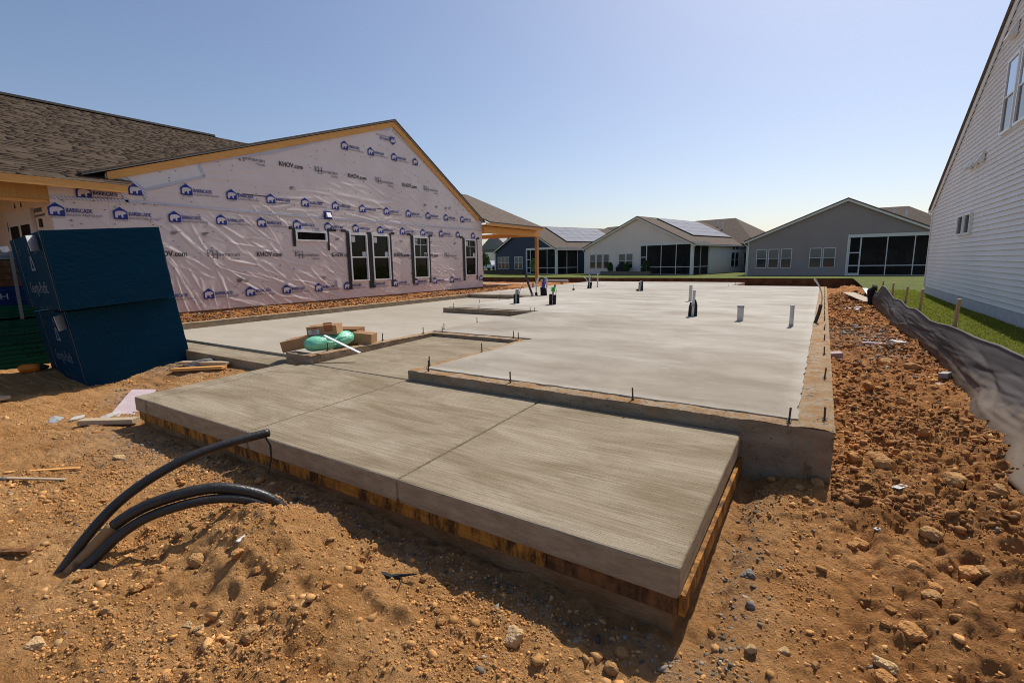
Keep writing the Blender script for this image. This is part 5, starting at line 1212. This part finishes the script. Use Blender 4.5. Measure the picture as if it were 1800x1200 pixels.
o = stub(-5.69, 10.76, 'bundle of black sleeves with bright green caps and cable'); tb(o, [(-.05, 0, 0), (-.045, 0, .26)], .042, 'sleeve', 'foam_black'); tb(o, [(.05, 0, 0), (.06, 0, .24)], .045, 'sleeve', 'foam_black'); tb(o, [(.0, 0, .1), (.03, 0, .42)], .022, 'pipe', 'pvc_grey'); tb(o, [(.01, -.02, .33), (.02, -.02, .43)], .03, 'cap', 'cable_green'); tb(o, [(.05, -.02, .32), (.07, -.02, .44)], .028, 'cap', 'cable_green'); tb(o, [(.07, 0, .44), (.075, 0, .49)], .02, 'pipe_end', 'foam_black'); tb(o, [(.08, 0, .2), (.12, 0, .38)], .010, 'cable', 'cable_white')
o = stub(-7.62, 13.1, 'long slanting black pipe rising from a grey base'); tb(o, [(0, 0, -.02), (-.03, 0, .10)], .045, 'base', 'pvc_grey'); tb(o, [(-.02, 0, .06), (-.16, 0, .40), (-.25, 0, .70)], .034, 'pipe', 'conduit')
o = stub(-7.66, 13.40, 'curved white cables rising from a black sleeve'); tb(o, [(-.0, 0, 0), (-.01, 0, .11)], .04, 'sleeve', 'foam_black'); tb(o, [(-.01, 0, .1), (-.01, 0, .38), (.03, 0, .52), (.09, 0, .62)], .014, 'cable', 'cable_white'); tb(o, [(.0, 0, .1), (.01, 0, .36), (.06, 0, .5), (.13, 0, .62)], .012, 'cable', 'cable_white')
o = stub(-7.50, 13.60, 'fat pair of black sleeves with purple and blue cables'); tb(o, [(-.06, 0, 0), (-.07, 0, .26)], .055, 'sleeve', 'foam_black'); tb(o, [(.06, 0, 0), (.04, 0, .24)], .052, 'sleeve', 'foam_black'); tb(o, [(-.05, 0, .2), (-.05, 0, .42)], .030, 'cable', 'cable_purple'); tb(o, [(0, 0, .2), (.0, 0, .50), (.03, 0, .56)], .032, 'cable', 'cable_blue'); tb(o, [(.02, 0, .2), (.03, 0, .40)], .020, 'cable', 'cable_purple'); tb(o, [(.0, 0, .5), (.04, 0, .56), (.12, 0, .57)], .012, 'cable', 'cable_white')
o = stub(-7.85, 16.52, 'thin steel rod with a small block at its foot'); tb(o, [(0, 0, 0), (-.01, 0, .22)], .009, 'rod', 'bolt_steel'); MB().box(-.03, .04, -.03, .03, 0, .06).build('block', 'bolt_steel', o)
o = stub(-0.03, 9.40, 'black flexible conduit with a pale cable whipping up at the right slab edge'); tb(o, [(-.03, 0, -.02), (.01, 0, .15), (.03, 0, .29)], .026, 'conduit', 'conduit'); tb(o, [(.03, 0, .28), (.04, 0, .38), (.02, 0, .50), (-.03, 0, .62), (-.09, 0, .71)], [.010, .010, .010, .012, .016], 'cable', 'cable_white')
lp = thing('lying_pipe', (-11.5, 21.9, 0.0), 'long white pipe lying level behind the slab edge', 'pipe'); MB().tube([(-0.75, 0, .12), (0.75, 0.1, .10)], .06, 14).build('pipe', 'pvc_white', lp); MB().box(-0.5, -0.4, -0.1, 0.1, -0.14, 0.06).box(0.4, 0.5, -0.06, 0.14, -0.14, 0.04).build('blocking', 'pine', lp)

# ------------------------------------------------------------------ conduits by the porch slab
def spline(pts, k=7):
    P = [Vector(p) for p in pts]; out = []
    for i in range(len(P) - 1):
        p0, p1, p2, p3 = P[max(i - 1, 0)], P[i], P[i + 1], P[min(i + 2, len(P) - 1)]
        for j in range(k):
            t_ = j / k; out.append(0.5 * ((2 * p1) + (-p0 + p2) * t_ + (2 * p0 - 5 * p1 + 4 * p2 - p3) * t_ * t_ + (-p0 + 3 * p1 - 3 * p2 + p3) * t_ ** 3))
    return out + [P[-1]]
def conduit(label, pts, r, muddy=0):
    b0 = pts[0]; c_ = thing('conduit', b0, label, 'conduit', 'black conduits by the porch slab'); sp = [p - Vector(b0) for p in spline(pts)]
    k = muddy * 7
    if muddy: MB().tube(sp[:k + 1], r * 1.02, 16, True).build('muddy_length', 'conduit_muddy', c_, sm=True); MB().tube(sp[k:], r, 16, True).build('pipe', 'conduit', c_, sm=True)
    else: MB().tube(sp, r, 16, True).build('pipe', 'conduit', c_, sm=True)
    return c_
c1 = conduit('upper black conduit curving up to an open end over the porch slab', [(-3.17, 0.50, -0.62), (-3.13, 0.63, -0.45), (-3.09, 0.73, -0.31), (-3.06, 0.86, -0.18), (-3.02, 1.01, -0.085), (-2.97, 1.19, -0.015), (-2.92, 1.39, 0.015), (-2.86, 1.61, 0.025)], 0.026)
b0 = Vector((-3.17, 0.50, -0.62)); e0 = Vector((-2.86, 1.61, 0.025)) - b0
MB().tube([e0 - Vector((0.0008, 0.003, 0)), e0 + Vector((0.0008, 0.0035, 0.0))], 0.021, 16).build('bore', 'black_rubber', c1)
MB().tube([e0 + Vector((-.004, -.02, -.03)), e0 + Vector((.004, .0, -.08)), e0 + Vector((.002, .0, -.17)), e0 + Vector((-.02, -.02, -.28))], [0.006, 0.007, 0.006, 0.004], 8).build('hanging_tape', 'black_rubber', c1)
conduit('middle conduit with a mud caked lower length arching into the dirt heap', [(-3.16, 0.57, -0.56), (-3.10, 0.66, -0.45), (-3.05, 0.74, -0.36), (-3.0, 0.83, -0.26), (-2.93, 0.93, -0.19), (-2.84, 1.06, -0.152), (-2.76, 1.2, -0.15), (-2.68, 1.31, -0.185), (-2.60, 1.42, -0.26), (-2.53, 1.50, -0.38)], 0.030, 3)
conduit('lower conduit lying closest to the dirt under the arching one', [(-3.10, 0.55, -0.58), (-3.04, 0.65, -0.465), (-2.99, 0.735, -0.385), (-2.945, 0.83, -0.295), (-2.885, 0.935, -0.232), (-2.80, 1.065, -0.200), (-2.725, 1.20, -0.202), (-2.65, 1.31, -0.235), (-2.58, 1.41, -0.31), (-2.54, 1.47, -0.42)], 0.025)

# ------------------------------------------------------------------ stacks of sheathing
def rotvec(r): 
    v_ = Vector(r); return Matrix.Rotation(v_.length, 4, v_.normalized())
def bundle(label, pos, rv, hh, matn, W=1.22, L=2.44, name='sheathing_bundle'):
    o = bpy.data.objects.new(name, None); COL.objects.link(o); o.matrix_world = Matrix.Translation(pos) @ rotvec(rv); tag(o, label, 'bundle'); o.empty_display_size = 0.2
    n_ = int(hh / 0.0145); mb = MB(); th = hh / n_
    for i in range(n_):
        a, c_ = random.uniform(-.002, .002), random.uniform(-.002, .002)
        mb.box(-L + c_, 0 + c_, 0 + a, W + a, i * th, (i + 0.93) * th)
    mb.box(-L + .012, -.012, .012, W - .012, .002, hh - 0.004)
    mb.build('sheet_stack', matn, o, kind='stuff'); return o
def facey(x0, z0): return lambda u_, v_: (x0 + u_, -0.006, z0 + v_)
def maker_print(o, h0):
    mb = MB(); f = facey(-1.20, h0)
    mb.add([f(0, 0), f(.30, 0), f(.15, .34)], [(0, 1, 2)])
    mb.build('printed_logo', 'print_pale', o)
    mb = MB(); g_ = lambda u_, v_: (-1.20 + u_, -0.008, h0 + v_)
    mb.add([g_(.09, .03), g_(.21, .03), g_(.15, .17)], [(0, 1, 2)]); mb.add([g_(.10, .19), g_(.20, .19), g_(.15, .28)], [(0, 1, 2)]); mb.build('logo_cutout', 'sheet_navy', o)
    mb = MB(); put_text(mb, 'Georgia-Pacific', 0.22, -1.65 + 1.2, -0.30, 1.15, facey(-1.20, h0)); mb.build('printed_lettering', 'print_pale', o)
    mb = MB()
    for (a, c_, w_, t_) in ((-1.95, .22, .34, 'OSB'), (-.72, .20, .22, 'APA'), (-1.9, -.52, .30, '7/16'), (-1.35, -.55, .24, '4x8'), (-.95, -.55, .42, 'RATED')): put_text(mb, t_, 0.13, a, c_, w_, facey(0, h0))
    mb.build('printed_lettering', 'print_dim', o, kind='stuff')
lo = bundle('lower blue edged sheathing bundle leaning on the dirt beside the garage', (-8.087, 2.213, -0.499), (0.096, -0.045, -0.094), 1.02, 'sheet_blue')
up = bundle('upper blue edged sheathing bundle stacked on the lower one', (-7.955, 2.04, 0.546), (0.080, -0.02, -0.084), 0.985, 'sheet_blue', L=2.3)
maker_print(lo, 0.60); maker_print(up, 0.52)
def tagpaper(o, x, z): MB().hexa([(x, -0.012, z), (x + .13, -0.11, z - .01), (x + .134, -0.106, z - .01), (x + .004, -0.008, z), (x - .02, -0.014, z + .19), (x + .11, -0.12, z + .18), (x + .114, -0.116, z + .18), (x - .016, -0.010, z + .19)]).build('paper_tag', 'paper_label', o)
tagpaper(lo, -0.24, 0.80); tagpaper(up, -0.32, 0.76)
for o, hh in ((lo, 1.02), (up, 0.985)):
    for x in (-0.10, -1.9): MB().box(x - 0.009, x + 0.009, -0.008, 1.228, hh + 0.001, hh + 0.004).box(x - 0.009, x + 0.009, -0.009, -0.005, 0.0, hh + 0.004).box(x - 0.009, x + 0.009, 1.224, 1.228, 0.0, hh + 0.004).build('strap', 'strap', o)
for k, (x, y) in enumerate(((-8.3, 2.85), (-10.1, 2.95))):
    pass
def layer(label, z0, z1, matn, y0=0.2, y1=3.1, x1=-10.9, th=0.0145, name='sheathing_bundle', x0=-12.2):
    o = thing(name, (x1, (y0 + y1) / 2, z0), label, 'bundle'); off = (x1, (y0 + y1) / 2, z0); mb = MB(off); n_ = max(1, int((z1 - z0) / th)); t_ = (z1 - z0) / n_
    for i in range(n_):
        a = random.uniform(-.003, .003); mb.box(x0 + a, x1 + a, y0 + a, y1 + a, z0 + i * t_, z0 + (i + 0.92) * t_)
    if n_ > 3: mb.box(x0 + .015, x1 - .015, y0 + .015, y1 - .015, z0, z1 - 0.004)
    mb.build('sheet_stack', matn, o, kind='stuff'); return o, off
g1, g1o = layer('dark green edged bundle at the bottom of the rear stack', -0.50, 0.27, 'sheet_green')
g2, g2o = layer('thin dark green bundle above the bottom green one', 0.31, 0.51, 'sheet_green')
n1, n1o = layer('navy edged bundle in the middle of the rear stack', 0.515, 0.81, 'sheet_navy')
b1, b1o = layer('brown edged board bundle near the top of the rear stack', 0.815, 1.225, 'sheet_brown', th=0.10)
s1, s1o = layer('grey sheet pack lying on top of the rear stack', 1.23, 1.34, 'sheet_grey', th=0.055)
for (yq) in (0.7, 1.6, 2.6): MB(g2o).box(-12.1, -10.92, yq, yq + 0.09, 0.272, 0.308).build('spacer', 'pine_x', g2)
mb = MB(n1o); put_text(mb, 'SH', 0.13, 0, 0, 0.16, lambda u_, v_: (-10.892, 2.00 + u_, 0.61 + v_)); mb.build('printed_lettering', 'print_pale', n1)
mb = MB(g1o)
for (yq, zq, wd_, t_) in ((1.95, 0.02, 0.55, 'Lumber'), (2.1, -0.13, 0.40, 'SHEATH'), (2.2, -0.24, 0.22, '7/16'), (2.25, -0.34, 0.3, 'EXP 1')): put_text(mb, t_, 0.09, 0, 0, wd_, lambda u_, v_, yq=yq, zq=zq: (-10.892, yq + u_, zq + v_))
mb.build('printed_lettering', 'print_dark', g1, kind='stuff')
MB(s1o).box(-10.893, -10.888, 2.255, 2.30, 0.28, 1.36).build('strap', 'strap', s1); MB(s1o).hexa([(-10.95, 2.20, 1.345), (-10.90, 2.20, 1.345), (-10.90, 2.28, 1.345), (-10.95, 2.28, 1.345), (-10.95, 2.16, 1.42), (-10.92, 2.16, 1.42), (-10.90, 2.26, 1.44), (-10.95, 2.26, 1.44)]).build('paper_tag', 'paper_label', s1)
dl = thing('power_drill', (-10.25, 2.15, Gs(-10.25, 2.15)), 'orange power tool lying on the dirt before the green bundle', 'drill', rotz=1.1)
MB().tube([(-.14, 0, .06), (-.10, 0, .07), (.04, 0, .07), (.10, 0, .07)], [.055, .068, .065, .05], 12).build('body', 'orange_plastic', dl, sm=True); MB().tube([(.10, 0, .07), (.15, 0, .07), (.20, 0, .07)], [.045, .04, .015], 12).build('chuck', 'black_rubber', dl); MB().box(-.10, -.02, -.03, .20, .01, .055).build('handle', 'orange_plastic', dl, bev=.012); MB().box(-.12, .0, .20, .28, .0, .08).build('battery', 'black_rubber', dl, bev=.01)

# ------------------------------------------------------------------ things left on the pier between porch and garage
def carton(label, loc, rz, sx_, sy_, sz_, tilt=(0, 0), mt='cardboard', lab=True, name='carton'):
    o = thing(name, loc, label, 'box', 'cartons on the concrete pier'); o.rotation_euler = (tilt[0], tilt[1], rz)
    MB().box(-sx_ / 2, sx_ / 2, -sy_ / 2, sy_ / 2, 0, sz_).build('carton_body', mt, o, bev=.004)
    MB().box(-sx_ / 2 + .003, sx_ / 2 - .003, -.025, .025, sz_ + .0005, sz_ + .002).build('packing_tape', 'cardboard_dark', o)
    if lab:
        MB().box(-sx_ / 2 - .002, -sx_ / 2 - .0005, -sy_ / 2 + .02, sy_ / 2 - .02, .02, sz_ - .05).build('paper_label', 'paper_label', o)
        MB().box(-sx_ / 2 + .02, -sx_ / 2 + .16, -sy_ / 2 - .002, -sy_ / 2 - .0005, .02, sz_ - .04).build('paper_label', 'paper_label', o)
        mb = MB()
        for k in range(4): mb.box(-sx_ / 2 + .06, -sx_ / 2 + .13, -sy_ / 2 - .004, -sy_ / 2 - .0025, .04 + k * .022, .05 + k * .022)
        for k in range(4): mb.box(sx_ / 2 - .16, sx_ / 2 - .05, -sy_ / 2 - .003, -sy_ / 2 - .0005, .05 + k * .03, .068 + k * .03)
        mb.build('printed_marks', 'red_print', o, kind='stuff')
    return o
carton('plain brown carton tipped on its edge at the front of the pier', (-5.68, 3.76, 0.0), 0.60, .36, .38, .14, (0.0, -0.20), lab=False)
carton('brown carton with a white shipping label lying on top of the green roll', (-5.44, 3.95, 0.17), 0.62, .38, .26, .12, (0.0, -0.06))
carton('half open brown carton behind the labelled one', (-5.62, 4.46, -0.13), 0.5, .36, .30, .31, lab=False, mt='cardboard_dark')
carton('brown carton with orange print at the rear of the pier group', (-5.28, 4.44, -0.012), 0.45, .28, .20, .15, (0, 0.1), lab=False)
rl = thing('green_roll', (-5.34, 3.93, -0.01), 'shiny green plastic wrapped roll tied in the middle, lying on the pier', 'roll')
na, nb_ = 72, 40
U_, W_ = np.meshgrid(np.linspace(0, 2 * np.pi, na, endpoint=False), np.linspace(0, 1, nb_))
rad_ = 0.118 * np.clip(1 - np.abs(2 * W_ - 1) ** 5, 0, 1) ** 0.5 * (1 - 0.20 * np.exp(-((W_ - 0.55) / 0.05) ** 2))
fold_ = 1 + 0.05 * fbm(np.cos(U_) * 2 + 7, W_ * 7 + np.sin(U_) * 2, 101, 3) + 0.07 * np.exp(-((W_ - 0.55) / 0.13) ** 2) * np.sin(U_ * 11 + 2 * np.sin(U_ * 3)) + 0.05 * np.exp(-((W_ - 1.0) / 0.12) ** 2) * np.sin(U_ * 9)
xr = rad_ * fold_ * np.cos(U_) * 1.10; zr2 = rad_ * fold_ * np.sin(U_) * 0.86
zr2 = np.maximum(zr2, -0.085) + 0.088 + 0.03 * ss(0.55, 1.0, W_)
VB = np.stack([(xr + 0.05 * (W_ - 0.5)).ravel(), (-0.34 + 0.68 * W_).ravel(), zr2.ravel()], 1)
i_ = np.arange((nb_ - 1) * na); a_ = i_; b2 = (i_ // na) * na + (i_ % na + 1) % na
npmesh('wrapped_roll', VB, np.stack([a_, b2, b2 + na, a_ + na], 1), 'green_plastic', rl)
wp = thing('white_strip', (-5.0, 3.8, 0.0), 'narrow white trim strip poking out over the pier edge', 'strip'); MB().bar((-.15, -.08, .20), (.32, .06, .0), .045, .008).build('strip', 'white_vinyl', wp)

# ------------------------------------------------------------------ debris
def plank(label, a, b_, wd_, th, mt='pine_grey', name='plank', za=None, zb=None, raise_=0.0):
    a = Vector((*a, (Gs(*a) if za is None else za) + th / 2 + raise_)); b_ = Vector((*b_, (Gs(*b_) if zb is None else zb) + th / 2 + raise_))
    o = MB(a).bar(a, b_, wd_, th).build(name, mt, None, bev=.003); o.location = a; return tag(o, label, 'board')
plank('weathered board running from the porch slab corner to the left', (-5.48, 1.80), (-5.95, 1.52), .09, .045, raise_=.02)
plank('nearer pale board lying beside the foot of the blue bundle', (-7.45, 2.95), (-6.62, 3.22), .09, .04, 'pine', raise_=.02)
plank('farther grey board lying beside the foot of the blue bundle', (-7.6, 3.12), (-6.7, 3.32), .09, .04, raise_=.03)
plank('broken grey board end at the left picture edge', (-3.74, 0.42), (-3.44, 0.59), .035, .018, 'form_board_dark', raise_=.004)
plank('thin dry lath, upper of two on the left dirt', (-4.95, 0.80), (-4.50, 1.10), .03, .012, 'pine', raise_=.01)
plank('thin dry lath, lower of two on the left dirt', (-4.80, 0.72), (-4.35, 0.98), .025, .012, 'pine_grey', raise_=.008)
plank('long shaded board in the shadow of the blue bundles', (-9.0, 1.15), (-8.05, 1.42), .10, .04, 'pine_grey', raise_=.02)
plank('wide pale board leaning at the far end of the silt fence', (0.75, 20.2), (1.25, 17.9), .35, .02, 'patio', za=-0.15, zb=-0.28)
plank('narrow white board crossing the far end of the silt fence', (1.25, 20.9), (1.36, 18.2), .14, .03, 'white_trim', za=-0.05, zb=-0.28)
def foam(label, x, y, sx_, sy_, sz_, rz, mt='pink_foam', name='foam_scrap', cat='foam'):
    o = MB().box(-sx_ / 2, sx_ / 2, -sy_ / 2, sy_ / 2, 0, sz_).build(name, mt, None, bev=.006); o.location = (x, y, Gs(x, y) - .004); o.rotation_euler = (random.uniform(-.15, .15), random.uniform(-.15, .15), rz); return tag(o, label, cat)
foam('long pink foam board lying beside the porch slab corner', -6.42, 2.10, .92, .24, .05, 2.55)
foam('pink foam scrap at the middle of the right hand dirt strip', .74, 9.33, .30, .14, .06, .1)
foam('pale foam scrap right of the pink one on the dirt strip', 1.03, 9.25, .22, .13, .07, .8, 'pvc_white')
foam('pink foam block touching the right side of the foundation', .22, 8.02, .16, .12, .08, .3)
foam('small pink foam chip close to the silt fence', 1.18, 6.93, .10, .07, .05, .5)
foam('grey foam chip under the silt fence edge', 1.26, 7.2, .12, .09, .06, 1.1, 'pvc_grey')
foam('white scrap pile piece far up the right hand dirt strip', .72, 15.6, .40, .10, .04, .4, 'pvc_white')
foam('second white scrap crossing the far scrap piece', .80, 15.2, .30, .08, .04, 1.4, 'pvc_white')
foam('pale torn paper scrap on the right dirt near the boulders', .47, 3.46, .085, .045, .006, .9, 'clear_film', 'paper_scrap', 'scrap')
foam('tiny white paper scrap in the lower right dirt', .33, 2.95, .030, .022, .005, .9, 'paper_label', 'paper_scrap', 'scrap')
foam('small white tag stuck in the slope of the dirt heap', -2.33, 1.12, .02, .055, .008, .3, 'paper_label', 'paper_scrap', 'scrap')
def lump(label, x, y, sx_, sy_, sz_, mt, name, cat, seed=3):
    me = rockmesh(name, seed, mt); o = bpy.data.objects.new(name, me); COL.objects.link(o); o.location = (x, y, Gs(x, y) + sz_ * .3); o.scale = (sx_, sy_, sz_); o.rotation_euler = (0, 0, random.uniform(0, 6)); return tag(o, label, cat)
lump('crumpled clear plastic film on the dirt at the far left', -6.55, 1.48, .16, .07, .03, 'clear_film', 'plastic_film', 'plastic', 21)
lump('white splash of dried cement, left lump', -6.33, 1.60, .12, .05, .02, 'cement_scrap', 'cement_lump', 'cement', 22)
lump('dried cement lump at the end of the weathered board', -6.05, 1.60, .10, .06, .03, 'cement_scrap', 'cement_lump', 'cement', 23)
lump('torn pale cement bag behind the weathered board', -6.2, 1.82, .16, .06, .02, 'cement_scrap', 'cement_bag', 'bag', 24)
lump('grey concrete spill under the garage apron edge', -7.2, 3.25, .30, .13, .08, 'rock_grey', 'concrete_spill', 'concrete', 25)
ts = thing('torn_plastic', (-1.62, 1.45, Gs(-1.62, 1.45)), 'black torn strip of plastic on the dirt in front of the slab shadow', 'plastic')
MB().tube([(-.10, -.05, .02), (-.05, -.03, .005), (0, -.02, .0), (.04, .01, .015), (.10, .05, .02)], [.004, .018, .02, .008, .003], 6).build('strip', 'black_rubber', ts)
MB().tube([(.03, .0, .012), (.06, -.01, .01), (.08, -.05, .004)], .003, 6).build('thread', 'black_rubber', ts)
